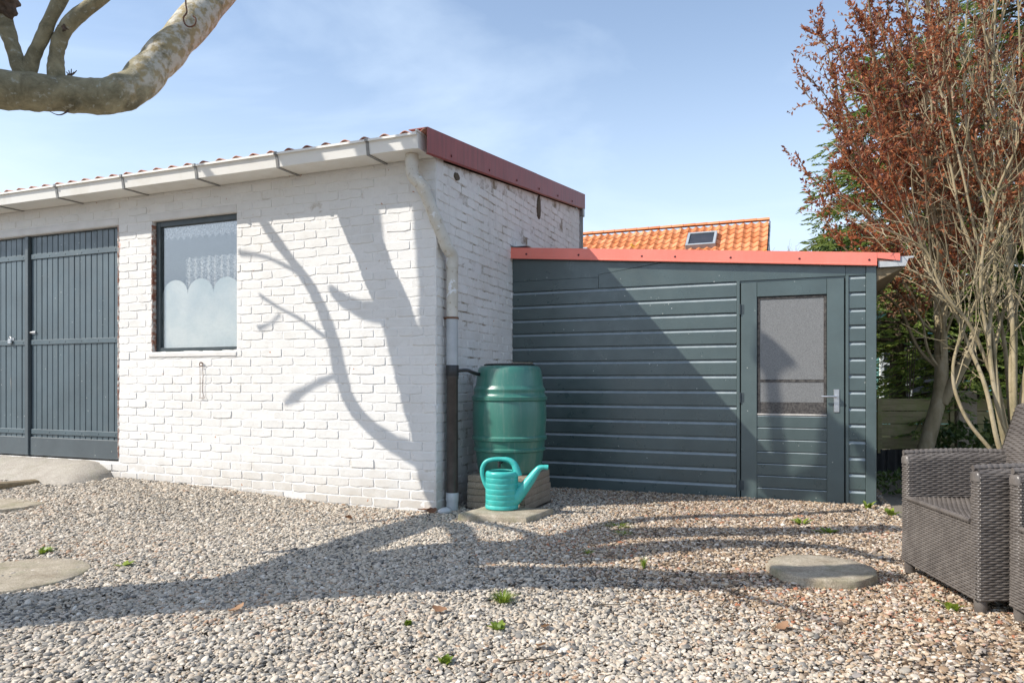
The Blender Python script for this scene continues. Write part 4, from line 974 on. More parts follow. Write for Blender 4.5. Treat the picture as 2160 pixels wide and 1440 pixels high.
def scatter_points(name, P, rot, scl, pi, pv, col):
    me = bpy.data.meshes.new(name); me.vertices.add(len(P)); me.vertices.foreach_set('co', np.ascontiguousarray(P, np.float32).ravel())
    for an, tp, arr, key in (('pr', 'FLOAT_VECTOR', rot, 'vector'), ('ps', 'FLOAT_VECTOR', scl, 'vector')):
        at = me.attributes.new(an, tp, 'POINT'); at.data.foreach_set(key, np.ascontiguousarray(arr, np.float32).ravel())
    at = me.attributes.new('pi', 'INT', 'POINT'); at.data.foreach_set('value', np.ascontiguousarray(pi, np.int32))
    at = me.attributes.new('pv', 'FLOAT', 'POINT'); at.data.foreach_set('value', np.ascontiguousarray(pv, np.float32))
    me.update(); o = link(name, me); scatter_mod(o, col); return o
def gravel():
    rg = np.random.default_rng(21)
    n = 860000
    # jittered grid in view-fan coordinates, thinner with distance
    Y = 1.9 + (7.6 - 1.9) * rg.random(n) ** 1.0; X = (rg.random(n) * 2 - 1) * (0.78 * Y + 0.7)
    # uniform density: accept in proportion to width
    keep = rg.random(n) < (0.78 * Y + 0.7) / (0.78 * 7.6 + 0.7)
    X, Y = X[keep], Y[keep]
    w, t = to_local(X, Y)
    ok = ~((w < 0.02) & (t > -0.02)) & ~((t > ST - 0.03) & (w < S_R + 0.05)) & ~((w < -3.42) & (t > -0.50)) & ~((w < -3.36) & (t > -0.40))
    ok &= ~((w > 0.12) & (w < 0.70) & (t > 0.2) & (t < 0.8))
    # planting bed right of the shed stays soil
    bed = (w > S_R + 0.1) & (t > 0.9 + 0.2 * np.sin(X * 3)); ok &= ~bed
    dens = np.where(Y > 5.0, 0.8, 1.0); ok &= rg.random(len(X)) < dens
    thin = np.sin(X * 3.1 + 1.7 * np.sin(Y * 2.3)) * np.cos(Y * 3.7 + 1.3 * np.sin(X * 1.9)) + rg.normal(0, 0.35, len(X)); ok &= (thin < 0.95) | (rg.random(len(X)) < 0.5)
    X, Y = X[ok], Y[ok]; n = len(X); Z = ground_z(X, Y)
    tan = sstep(0.0, 1.1, X + 0.35 * np.sin(Y * 1.9) + rg.normal(0, 0.22, n) + 0.12 * (Y - 3.5)) ; isg = rg.random(n) < tan
    for nm, sel, ang, lab in (('pebble_gravel', ~isg, False, 'loose grey and beige beach pebbles covering the yard'), ('tan_gravel', isg, True, 'finer tan and brown angular gravel on the right of the yard')):
        col = pebble_templates(nm + '_stone', 14, ang, 3 if ang else 4); k = int(sel.sum())
        if ang: s = np.clip(rg.lognormal(math.log(0.0057), 0.42, k), 0.003, 0.016)
        else: s = np.clip(rg.lognormal(math.log(0.0068), 0.32, k), 0.004, 0.016)
        asp = np.stack([s * rg.uniform(1.0, 1.45, k), s * rg.uniform(0.8, 1.1, k), s * rg.uniform(0.34, 0.62, k)], -1)
        rot = np.stack([rg.normal(0, 0.33, k), rg.normal(0, 0.33, k), rg.uniform(0, 6.28, k)], -1)
        P = np.stack([X[sel], Y[sel], Z[sel] + asp[:, 2] * 0.45 + rg.uniform(0, 0.008, k)], -1)
        # patchy colour: some zones hold more pale stones
        pv = np.clip(rg.random(k) + 0.07 * np.sin(P[:, 0] * 2.3 + 1) * np.cos(P[:, 1] * 2.9), 0, 1)
        o = scatter_points(nm, P, rot, asp, rg.integers(0, 14, k), pv, col); tag(o, lab, 'gravel', kind='stuff')
gravel()

# ------------------------------------------------------------------ rattan armchairs
def weave(S, ulen, vlen, pu, pv_, amp, flip=1.0):
    # rows run along v; u across rows. returns V, F of woven strands over the surface S(u, v)
    nr = max(2, int(ulen / pu)); ns = max(3, int(vlen / pv_)) * 3 + 1
    ui = (np.arange(nr) + 0.5) / nr * ulen; vj = np.linspace(0, vlen, ns)
    e = 1e-3
    def nrm(U, Vv):
        a = S(U + e, Vv) - S(U - e, Vv); b = S(U, Vv + e) - S(U, Vv - e); n_ = np.cross(a, b); return flip * n_ / (np.linalg.norm(n_, axis=-1, keepdims=True) + 1e-12)
    Vs = []; Fs = []; h = ulen / nr * 0.49
    UU, VV = np.meshgrid(ui, vj, indexing='ij'); par = (np.arange(nr) % 2)[:, None]
    wav = amp * np.cos(math.pi * (vj / pv_))[None, :] * np.where(par == 1, -1, 1)
    Nn = nrm(UU, VV)
    rows = []
    for du, dn in ((-h, -0.9 * amp), (-0.5 * h, 0.15 * amp), (0.0, 0.5 * amp), (0.5 * h, 0.15 * amp), (h, -0.9 * amp)):
        rows.append(S(np.clip(UU + du, 0, ulen), VV) + Nn * (wav + dn)[..., None])
    R = np.stack(rows, 1); V = R.reshape(-1, 3)                     # (nr, 5, ns, 3)
    base = (np.arange(nr)[:, None, None] * 5 + np.arange(4)[None, :, None]) * ns + np.arange(ns - 1)[None, None]
    b = base.ravel(); return V, np.stack([b, b + ns, b + ns + 1, b + 1], -1)
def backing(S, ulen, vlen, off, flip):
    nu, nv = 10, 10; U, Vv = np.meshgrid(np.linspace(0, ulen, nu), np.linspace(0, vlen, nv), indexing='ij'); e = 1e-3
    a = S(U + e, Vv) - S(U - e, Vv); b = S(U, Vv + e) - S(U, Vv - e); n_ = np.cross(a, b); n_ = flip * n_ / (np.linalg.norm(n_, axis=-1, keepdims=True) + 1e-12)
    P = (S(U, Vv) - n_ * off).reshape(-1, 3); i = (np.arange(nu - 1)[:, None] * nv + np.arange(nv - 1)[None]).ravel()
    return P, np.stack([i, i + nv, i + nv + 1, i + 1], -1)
CW, CD, CA_H, CS_H = 0.735, 0.58, 0.615, 0.392        # width, depth, arm height, seat height
def poly_S(pts):                                       # u = arc length along a polyline (x,y,z) profile; swept later
    P = np.asarray(pts, float); L = np.concatenate([[0], np.cumsum(np.linalg.norm(np.diff(P, axis=0), axis=1))]); return P, L
def chair_meshes():
    out = []
    def add(name, S, ul, vl, flip, pu=0.0112, pv_=0.026, amp=0.0022):
        V1, F1 = weave(S, ul, vl, pu, pv_, amp, flip); V2, F2 = backing(S, ul, vl, 0.0045, flip)
        out.append((name, V1, F1, V2, F2))
    # front panel: x ~ 0, y across, flares slightly at the foot
    add('front_panel', lambda u, v: np.stack([-0.012 + 0.03 * u + 0 * v, 0.012 + (CW - 0.024) * v / (CW - 0.024) + 0 * u, 0.055 + u], -1), CS_H - 0.055 - 0.012, CW - 0.024, 1, 0.0112, 0.024)
    # seat
    add('seat', lambda u, v: np.stack([0.015 + u + 0 * v, 0.068 + v + 0 * u, CS_H - 0.02 * np.sin(math.pi * np.clip(u / 0.45, 0, 1)) * np.sin(math.pi * np.clip(v / (CW - 0.136), 0, 1)) + 0.0 * u], -1), 0.45, CW - 0.136, 1)
    # arms: profile outer wall - rounded top - inner wall, swept along x
    for nm, sgn, y0 in (('arm', 1, 0.0), ('arm', -1, CW)):
        prof = [(0.0, 0.055)] + [(0.0, z) for z in np.linspace(0.1, CA_H - 0.035, 8)]
        prof += [(0.034 - 0.034 * math.cos(a), CA_H - 0.034 + 0.034 * math.sin(a)) for a in np.linspace(0.15, math.pi - 0.15, 9)]
        prof += [(0.068, z) for z in np.linspace(CA_H - 0.035, CS_H - 0.01, 6)]
        Pp, L = poly_S(prof)
        def S(u, v, Pp=Pp, L=L, sgn=sgn, y0=y0):
            yy = np.interp(u, L, Pp[:, 0]); zz = np.interp(u, L, Pp[:, 1])
            return np.stack([0.0 + v + 0.028 * sstep(0.1, 0.0, v) * 0 + 0 * u, y0 + sgn * yy, zz + 0.012 * np.sin(v * 5) + 0 * u], -1)
        add(nm, S, L[-1], CD - 0.06, -sgn)
        # arm front end (narrow rounded post)
        def S2(u, v, sgn=sgn, y0=y0):
            a = v / 0.10 * math.pi; return np.stack([0.002 - 0.012 * np.sin(a) + 0.02 * (u / CA_H) * 0, y0 + sgn * (0.034 - 0.034 * np.cos(a)), 0.055 + u + 0 * v], -1)
        add('arm_front', S2, CA_H - 0.055 - 0.03, 0.10, sgn, 0.0112, 0.02)
    # backrest: front face leaning back, top roll, rear face
    prof = [(0.43 + 0.15 * s, CS_H + (0.86 - CS_H) * s) for s in np.linspace(0, 1, 9)]
    prof += [(0.61 - 0.03 * math.cos(a), 0.865 + 0.028 * math.sin(a)) for a in np.linspace(0.2, math.pi - 0.2, 7)]
    prof += [(0.64 - 0.06 * s, 0.86 - 0.805 * s) for s in np.linspace(0, 1, 10)]
    Pp, L = poly_S(prof)
    def SB(u, v, Pp=Pp, L=L):
        return np.stack([np.interp(u, L, Pp[:, 0]) - 0.03 * (2 * v / (CW - 0.02) - 1) ** 2, 0.01 + v + 0 * u, np.interp(u, L, Pp[:, 1]) - 0.02 * (2 * v / (CW - 0.02) - 1) ** 4], -1)
    add('backrest', SB, L[-1], CW - 0.02, 1)
    # backrest side edges
    for sgn, y0 in ((1, 0.008), (-1, CW - 0.008)):
        def S3(u, v, sgn=sgn, y0=y0):
            s = u / 0.5; xf = 0.406 + 0.150 * s; xr = 0.590 + 0.020 * s; a = v / 0.12
            return np.stack([xf + (xr - xf) * a, y0 - sgn * 0.006 * np.sin(math.pi * np.clip(a, 0, 1)) + 0 * u, 0.40 + (0.865 - 0.40) * s + 0 * v], -1)
        add('back_edge', S3, 0.5, 0.12, -sgn, 0.0112, 0.02)
    return out
CHM = chair_meshes(); chair_cache = {}
def make_chair(label, at, rz):
    ch = thing('rattan_armchair', label, 'armchair', at, rz, 'rattan armchairs in a row')
    for k, (nm, V1, F1, V2, F2) in enumerate(CHM):
        if k in chair_cache: o = link(nm, chair_cache[k][0], ch); link('backing', chair_cache[k][1], o)
        else:
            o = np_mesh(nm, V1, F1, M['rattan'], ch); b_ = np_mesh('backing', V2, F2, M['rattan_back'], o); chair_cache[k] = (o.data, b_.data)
    for (x, y) in ((0.02, 0.035), (0.02, CW - 0.035), (0.53, 0.04), (0.53, CW - 0.04)):
        m = MB(); m.lathe([(0.024, -0.005), (0.025, 0.02), (0.027, 0.03), (0.025, 0.04), (0.027, 0.05), (0.025, 0.06), (0.027, 0.07)], 14, x, y); m.build('leg', M['rattan'], ch, smooth=True)
    for y in (0.034, CW - 0.034):
        m = MB(); m.lathe([(0.001, 0.016), (0.55, 0.013), (0.85, 0.006), (1.0, -0.006), (1.0, -0.03)], 20, 0, 0, 0.016, 0.035); m.v = [(a_[0] * 1 + 0.0, a_[1] + y, a_[2] + CA_H - 0.022) for a_ in m.v]; m.build('arm_cap', M['rattan'], ch, smooth=True)
    for sgn, y in ((1, 0.034), (-1, CW - 0.034)):                      # braided rims
        m = MB(); xs = np.linspace(-0.012, CD - 0.05, 70); m.tube([(x, y, CA_H + 0.004 + 0.012 * math.sin(max(x, 0) * 5)) for x in xs], 0.014 + 0.0022 * np.sin(xs * 260), 8); m.build('arm_rim', M['rattan'], ch, smooth=True)
    m = MB(); ys = np.linspace(0.07, CW - 0.07, 70); m.tube([(-0.002, y, CS_H - 0.006) for y in ys], 0.012 + 0.002 * np.sin(ys * 260), 8); m.build('seat_rim', M['rattan'], ch, smooth=True)
    return ch
q1 = GP(2058, 1297); q2 = GP(1893, 1199)
dv = (q2 - q1)[:2]; rz = math.atan2(dv[1], dv[0]) - math.pi / 2
make_chair('brown rattan armchair farther back, next to the round stepping stone', (q1[0], q1[1] - 0.03, 0.012), rz)
make_chair('nearer brown rattan armchair, cut off by the right frame edge', (q1[0] + 0.045, q1[1] - 0.03 - 0.775, 0.012), rz + math.radians(1.5))

# ------------------------------------------------------------------ foliage helpers
def leaf_arrays(Pp, Dr, length, width, rg, fold=0.25):
    n = len(Pp); Dr = Dr / (np.linalg.norm(Dr, axis=1, keepdims=True) + 1e-9)
    r = rg.normal(0, 1, (n, 3)); S = np.cross(Dr, r); S /= (np.linalg.norm(S, axis=1, keepdims=True) + 1e-9); Nn = np.cross(Dr, S)
    L = (length * rg.uniform(0.65, 1.25, n))[:, None]; W = (width * rg.uniform(0.7, 1.2, n))[:, None]
    v0 = Pp; v1 = Pp + Dr * L * 0.45 + S * W * 0.5 + Nn * W * fold; v2 = Pp + Dr * L - Nn * W * 0.2; v3 = Pp + Dr * L * 0.45 - S * W * 0.5 + Nn * W * fold
    V = np.stack([v0, v1, v2, v3], 1).reshape(-1, 3); i = np.arange(n) * 4
    Fq = np.concatenate([np.stack([i, i + 1, i + 2], -1), np.stack([i, i + 2, i + 3], -1)])
    lv = np.repeat(rg.random(n), 4); return V, Fq, lv
def leaf_object(name, Pp, Dr, length, width, mat, parent, seed=1):
    V, Fq, lv = leaf_arrays(np.asarray(Pp, float), np.asarray(Dr, float), length, width, np.random.default_rng(seed))
    return np_mesh(name, V, Fq, M[mat], parent, smooth=False, attrs={'lv': lv})
def wobble(P, rg, amp):
    n = len(P); k = np.linspace(0, 1, n)[:, None]; w = np.zeros((n, 3))
    for f in (1.5, 3.1, 5.7): w += rg.normal(0, amp / f, (1, 3)) * np.sin(f * 3.14 * k + rg.uniform(0, 6.28, (1, 3)))
    w -= w[0]; return P + w
def rel(P, o): return np.asarray(P, float) - np.asarray(o, float)

# ------------------------------------------------------------------ pollarded plane tree on the left (trunk out of frame)
T0 = np.array([-4.30, 2.45, 0.0])
plane = thing('plane_tree', 'pollarded tree whose thick pale bare limb hangs in the upper left', 'tree', T0)
rgp = np.random.default_rng(31)
def limb(name, pts, rad, per=8, amp=0.0, seg=16, mat='plane_bark', bumps=0.05, parent=plane):
    P = catmull(pts, per); R = np.interp(np.linspace(0, 1, len(P)), np.linspace(0, 1, len(rad)), rad)
    if amp: P = wobble(P, rgp, amp)
    R = R * (1 + bumps * np.sin(np.arange(len(R)) * 0.9 + rgp.uniform(0, 6)) + bumps * 0.6 * rgp.normal(0, 1, len(R)))
    m = MB(); m.tube(rel(P, T0), R, seg); o = m.build(name, M[mat], parent, smooth=True, angle=80)
    me = o.data; co = np.empty(len(me.vertices) * 3, np.float32); me.vertices.foreach_get('co', co); co = co.reshape(-1, 3)
    k = co * 9.0; d = (np.sin(k[:, 0] * 1.3 + k[:, 2]) * np.cos(k[:, 1] * 1.7 + k[:, 2] * 0.8)); co += (d[:, None] * 0.006 * min(1, rad[0] / 0.08))
    me.vertices.foreach_set('co', co.ravel()); me.update(); return P
fork = T0 + np.array([0.0, 0.05, 2.75])
limb('trunk', [T0 + (0, 0, -0.1), T0 + (0.02, 0, 0.5), T0 + (-0.02, 0.03, 1.4), T0 + (0.0, 0.03, 2.2), fork], [0.36, 0.29, 0.27, 0.275, 0.30], 6, bumps=0.03, seg=20)
main = [fork - (0, 0, 0.1), fork + (0.15, 0.9, 0.05), PX(-150, 185, 4.45), PX(-60, 188, 4.58), PX(0, 190, 4.66), PX(75, 195, 4.76), PX(150, 200, 4.86), PX(225, 203, 4.95), PX(283, 182, 5.06), PX(325, 138, 5.22), PX(395, 62, 5.48), PX(470, -25, 5.76), PX(540, -130, 6.0), PX(590, -230, 6.2)]
MAIN = limb('limb', main, [0.17, 0.15, 0.132, 0.128, 0.125, 0.120, 0.117, 0.122, 0.124, 0.126, 0.128, 0.125, 0.115, 0.10], 8, bumps=0.035, seg=20)
def knuckle(p, r, name='knuckle', k_=1.0):
    bm = bmesh.new(); bmesh.ops.create_icosphere(bm, subdivisions=4, radius=1.0); ph = rgp.uniform(0, 6.28, 4)
    for v in bm.verts:
        c_ = v.co; s = 1 + k_ * 0.22 * math.sin(4 * c_.x + ph[0]) * math.sin(5 * c_.y + ph[1]) + k_ * 0.16 * math.sin(9 * c_.z + ph[2] + 3 * c_.x) * math.cos(8 * c_.x + ph[3]); v.co = c_ * s * r
    me = bpy.data.meshes.new(name); bm.to_mesh(me); bm.free(); me.polygons.foreach_set('use_smooth', [True] * len(me.polygons)); me.materials.append(M['knuckle'])
    o = link(name, me, plane); o.location = rel(p, T0); return o
# swelling where the limb once carried a branch, and the upright shoots in view
knuckle(PX(174, 213, 4.86), 0.072, k_=0.45).data.materials[0] = M['plane_bark']
limb('upright', [PX(48, 170, 4.74), PX(33, 120, 4.74), PX(14, 60, 4.73), PX(2, 10, 4.71)], [0.055, 0.048, 0.044, 0.045], 6)
knuckle(PX(2, 0, 4.70), 0.102)
limb('upright', [PX(54, 172, 4.76), PX(70, 120, 4.76), PX(98, 60, 4.76), PX(127, 0, 4.76), PX(165, -80, 4.77), PX(190, -170, 4.78), PX(205, -260, 4.78)], [0.052, 0.043, 0.042, 0.042, 0.042, 0.045, 0.06], 6)
limb('upright', [PX(120, 178, 4.82), PX(117, 135, 4.81), PX(124, 92, 4.80), PX(152, 45, 4.79), PX(203, 2, 4.78), PX(270, -60, 4.77), PX(330, -150, 4.75)], [0.060, 0.048, 0.047, 0.047, 0.047, 0.045, 0.05], 6)
knuckle(PX(136, 62, 4.78), 0.038)
def shadow_pt(pix, plane_t=None, lam=2.4):             # point on the sun ray that lands on the pixel's ground or wall point
    if plane_t is None: g = GP(*pix)
    else:
        w_, z_ = loc(pix[0], pix[1], plane_t); g = np.array(wpt(w_, plane_t, z_))
    L = np.array([1.577, 0.452, -1.40]); return g - L * lam
# limbs out of frame whose shade falls across the yard
def shade_limb(name, pix, lam, rad, amp=0.03, root=None, plane_t=None):
    pts = [shadow_pt(p, plane_t, l) for p, l in zip(pix, lam if hasattr(lam, '__len__') else [lam] * len(pix))]
    if root is not None: pts = [root] + pts
    return limb(name, pts, rad, 7, amp)
tr = fork
shade_limb('limb', [(640, 1222), (900, 1190), (1180, 1150), (1350, 1128), (1600, 1122), (1900, 1112)], [2.15, 2.3, 2.5, 2.6, 2.7, 2.9], [0.24, 0.22, 0.20, 0.18, 0.15, 0.13, 0.10], root=tr)
shade_limb('limb', [(700, 1238), (1000, 1222), (1250, 1222), (1450, 1228), (1680, 1226), (1900, 1218)], [2.2, 2.3, 2.5, 2.6, 2.7, 2.8], [0.24, 0.22, 0.20, 0.18, 0.15, 0.12, 0.09], root=tr)
shade_limb('limb', [(760, 1195), (1000, 1160), (1230, 1175), (1330, 1165), (1500, 1150), (1700, 1148)], [2.2, 2.4, 2.5, 2.55, 2.6, 2.7], [0.22, 0.21, 0.20, 0.18, 0.15, 0.12, 0.08], root=tr)
shade_limb('branch', [(1000, 1180), (940, 1108), (800, 1136), (660, 1158), (540, 1168)], [2.4, 2.45, 2.5, 2.55, 2.6], [0.07, 0.055, 0.045, 0.04, 0.02])
shade_limb('branch', [(1180, 1160), (1080, 1118), (940, 1088), (760, 1104), (640, 1118)], [2.5, 2.5, 2.5, 2.55, 2.6], [0.05, 0.03, 0.025, 0.02, 0.012])
shade_limb('branch', [(1180, 1150), (1300, 1108), (1480, 1092), (1640, 1090), (1820, 1080)], [2.5, 2.6, 2.7, 2.8, 2.9], [0.09, 0.075, 0.065, 0.055, 0.035])
shade_limb('branch', [(1330, 1165), (1600, 1148), (1740, 1158), (1900, 1186)], [2.55, 2.6, 2.7, 2.75], [0.08, 0.06, 0.05, 0.04])
shade_limb('branch', [(1450, 1228), (1560, 1252), (1680, 1290), (1760, 1330)], [2.6, 2.6, 2.65, 2.7], [0.03, 0.02, 0.015, 0.01])
# shoots whose shade falls on the walls
sh = lambda nm, pix, lam, rad, t_: shade_limb(nm, pix, lam, rad, 0.0, None, t_)
rt = PX(-60, 160, 4.5)
limb('upright', [PX(-70, 175, 4.55)] + [shadow_pt(p_, 0, l_) for p_, l_ in (((905, 905), 1.95), ((872, 850), 1.93), ((845, 770), 1.92), ((822, 680), 1.91), ((803, 570), 1.91), ((788, 460), 1.9), ((775, 370), 1.95))], [0.06, 0.058, 0.055, 0.053, 0.05, 0.05, 0.05, 0.05], 6)
limb('upright', [PX(-120, 180, 4.48)] + [shadow_pt(p_, 0, l_) for p_, l_ in (((912, 800), 2.02), ((910, 690), 2.05), ((903, 570), 2.08), ((892, 450), 2.1), ((880, 340), 2.15))], [0.075, 0.07, 0.065, 0.06, 0.06, 0.06], 6)
limb('upright', [PX(-180, 185, 4.42)] + [shadow_pt(p_, 0, l_) for p_, l_ in (((905, 978), 1.95), ((850, 950), 1.9), ((795, 910), 1.82), ((748, 862), 1.74), ((722, 800), 1.64), ((703, 715), 1.64), ((665, 620), 1.64), ((608, 540), 1.64), ((552, 462), 1.66), ((515, 400), 1.7))], [0.075, 0.07, 0.068, 0.062, 0.056, 0.05, 0.046, 0.044, 0.042, 0.04, 0.04], 6)
sh('branch', [(688, 712), (640, 678), (590, 650), (552, 626)], [1.66, 1.66, 1.70, 1.74], [0.016, 0.014, 0.012, 0.016], 0)
sh('branch', [(592, 664), (575, 682), (548, 694)], [1.68, 1.7, 1.72], [0.010, 0.008, 0.016], 0)
sh('branch', [(650, 590), (600, 560), (560, 543), (508, 535)], [1.66, 1.68, 1.72, 1.75], [0.018, 0.015, 0.012, 0.020], 0)
sh('branch', [(705, 795), (672, 808), (640, 826), (622, 838), (602, 852)], [1.66, 1.66, 1.68, 1.7, 1.72], [0.018, 0.016, 0.018, 0.030, 0.012], 0)
sh('branch', [(850, 655), (800, 660), (760, 652), (726, 636), (706, 618)], [1.80, 1.82, 1.85, 1.88, 1.9], [0.055, 0.055, 0.05, 0.045, 0.035], 0)
sh('branch', [(1655, 1042), (1652, 960), (1640, 870), (1632, 800), (1624, 775), (1645, 738)], 3.1, [0.05, 0.046, 0.042, 0.042, 0.065, 0.095], ST)
sh('branch', [(1612, 1000), (1625, 1035), (1655, 1052), (1700, 1030), (1742, 1000)], 3.1, [0.035, 0.05, 0.055, 0.055, 0.045], ST)
sh('branch', [(1765, 1060), (1766, 980), (1768, 920), (1750, 880)], 3.15, [0.09, 0.08, 0.07, 0.03], ST)
sh('branch', [(1850, 1000), (1835, 960), (1812, 930), (1790, 915)], 3.2, [0.06, 0.06, 0.05, 0.03], ST)
# lichen-like twigs on the limb
m = MB(); b0 = PX(150, 160, 4.84)
for k in range(5):
    q = [b0 - (0.03, 0, 0.02), b0 + (0.01 * k - 0.02, 0, 0.015), b0 + (0.018 * k - 0.04, 0.01, 0.03 + 0.01 * (k % 3))]
    m.tube(rel(q, T0), [0.006, 0.004, 0.003], 5)
b1 = PX(118, 238, 5.2); m.tube(rel(catmull([PX(145, 233, 4.82), PX(132, 241, 4.80), PX(120, 242, 4.78), PX(104, 235, 4.76)], 4), T0), [0.008, 0.007, 0.006, 0.005, 0.005, 0.005, 0.004, 0.004, 0.004, 0.003, 0.003, 0.002, 0.002], 5)
m.build('twig', M['knuckle'], plane)
# hook hanging on the limb
m = MB(); D_ = 5.28; hk = [PX(391, -30, D_), PX(392, 8, D_), PX(394, 26, D_), PX(387, 38, D_), PX(391, 52, D_), PX(401, 57, D_), PX(411, 52, D_), PX(413, 40, D_), PX(407, 34, D_)]
base = PX(391, -30, D_); m.tube(rel(catmull(hk, 6), base), 0.006, 8); o = m.build('wire_hook', M['rust'], None, smooth=True); o.location = base; tag(o, 'rusty wire hook hanging against the thick tree limb', 'hook')

# ------------------------------------------------------------------ red-leaved plum behind the shed
def plum():
    rg = np.random.default_rng(8); o0 = np.array([4.05, 6.95, 0.0])
    t = thing('plum_tree', 'red-leaved plum tree with slanting trunk rising behind the shed', 'tree', o0)
    trunk = catmull([o0 + (-0.12, 0, -0.05), PX(1965, 900, 6.95), PX(1984, 820, 6.98), PX(1985, 740, 7.0), PX(1982, 640, 7.0), PX(1975, 560, 7.0), PX(1985, 470, 7.05), PX(2010, 350, 7.1)], 6)
    m = MB(); m.tube(rel(trunk, o0), np.linspace(0.074, 0.036, len(trunk)), 12); m.build('trunk', M['stem_bark'], t, smooth=True)
    sub = catmull([PX(1987, 850, 6.95), PX(2020, 790, 6.9), PX(2045, 740, 6.85), PX(2060, 690, 6.8)], 5); m = MB(); m.tube(rel(sub, o0), np.linspace(0.055, 0.04, len(sub)), 10); m.build('stub', M['stem_bark'], t, smooth=True)
    tips = []
    edge = [(1668, 205), (1700, 60), (1712, 82), (1662, 372), (1668, 430), (1700, 320), (1690, 165), (1805, 5), (1760, 60), (1720, 255), (1745, 480), (1800, 520), (1840, 560), (1780, 140), (1715, 130), (1735, 400)]
    for (x, y) in edge: tips.append((x + 22, y, rg.uniform(6.5, 7.3)))
    for _ in range(70):
        x = rg.uniform(1760, 2330); y = rg.uniform(-260, 470); 
        if x < 1850 and y < 0 and rg.random() < 0.8: continue
        tips.append((x, y, rg.uniform(5.2, 7.8)))
    for _ in range(3): tips.append((rg.uniform(1760, 2100), rg.uniform(380, 560), rg.uniform(6.3, 7.6)))
    br = MB(); LP, LD = [], []
    for (x, y, D) in tips:
        tip = PX(x, y, D); st = trunk[int(rg.integers(int(len(trunk) * 0.62), len(trunk)))]
        if y > 380: st = trunk[int(rg.integers(len(trunk) // 2 - 6, len(trunk) // 2 + 4))]
        mid = st * 0.5 + tip * 0.5 + np.array([0, 0, -0.10 if y < 300 else 0.1]); P = wobble(catmull([st, mid, tip], 14), rg, 0.07)
        ln = np.linalg.norm(tip - st); br.tube(rel(P, o0), np.linspace(0.008 + 0.0055 * ln, 0.0035, len(P)), 5, caps=False)
        T = np.gradient(P, axis=0); T /= np.linalg.norm(T, axis=1, keepdims=True)
        ntw = int(8 + ln * 5.4)
        for _ in range(ntw):
            f = rg.uniform(0.30, 1.0) ** 0.8; i = min(len(P) - 1, int(f * (len(P) - 1))); d = T[i] + rg.normal(0, 0.55, 3) + np.array([0, 0, 0.25]); d /= np.linalg.norm(d)
            L_ = rg.uniform(0.10, 0.36); k = int(L_ / 0.022); s = np.linspace(0, 1, k + 1)[1:]; bend = rg.normal(0, 0.05, 3)
            Q = P[i] + d * L_ * s[:, None] + bend * (s ** 2)[:, None]
            br.tube(rel([P[i], Q[len(Q) // 2], Q[-1]], o0), [0.0035, 0.003, 0.002], 3, caps=False)
            nl = rg.integers(1, 4)
            for _l in range(nl): LP.append(Q + rg.normal(0, 0.006, Q.shape)); LD.append(d * 0.7 + rg.normal(0, 0.65, Q.shape) + np.array([0, 0, 0.2]))
        i0 = int(0.45 * len(P)); Pd = catmull(P[i0::3], 4) if len(P[i0::3]) > 2 else P[i0:]
        for _l in range(2): LP.append(Pd + rg.normal(0, 0.012, Pd.shape)); LD.append(rg.normal(0, 0.8, Pd.shape) + np.array([0, 0, 0.3]))
    o = br.build('branches', M['stem_bark'], t, smooth=True, fix=False); o['kind'] = 'stuff'
    LP = rel(np.vstack(LP), o0); LD = np.vstack(LD); o = leaf_object('crown', LP, LD, 0.047, 0.021, 'plum_leaf', t, 3); o['kind'] = 'stuff'
    return len(LP)
n_plum = plum()

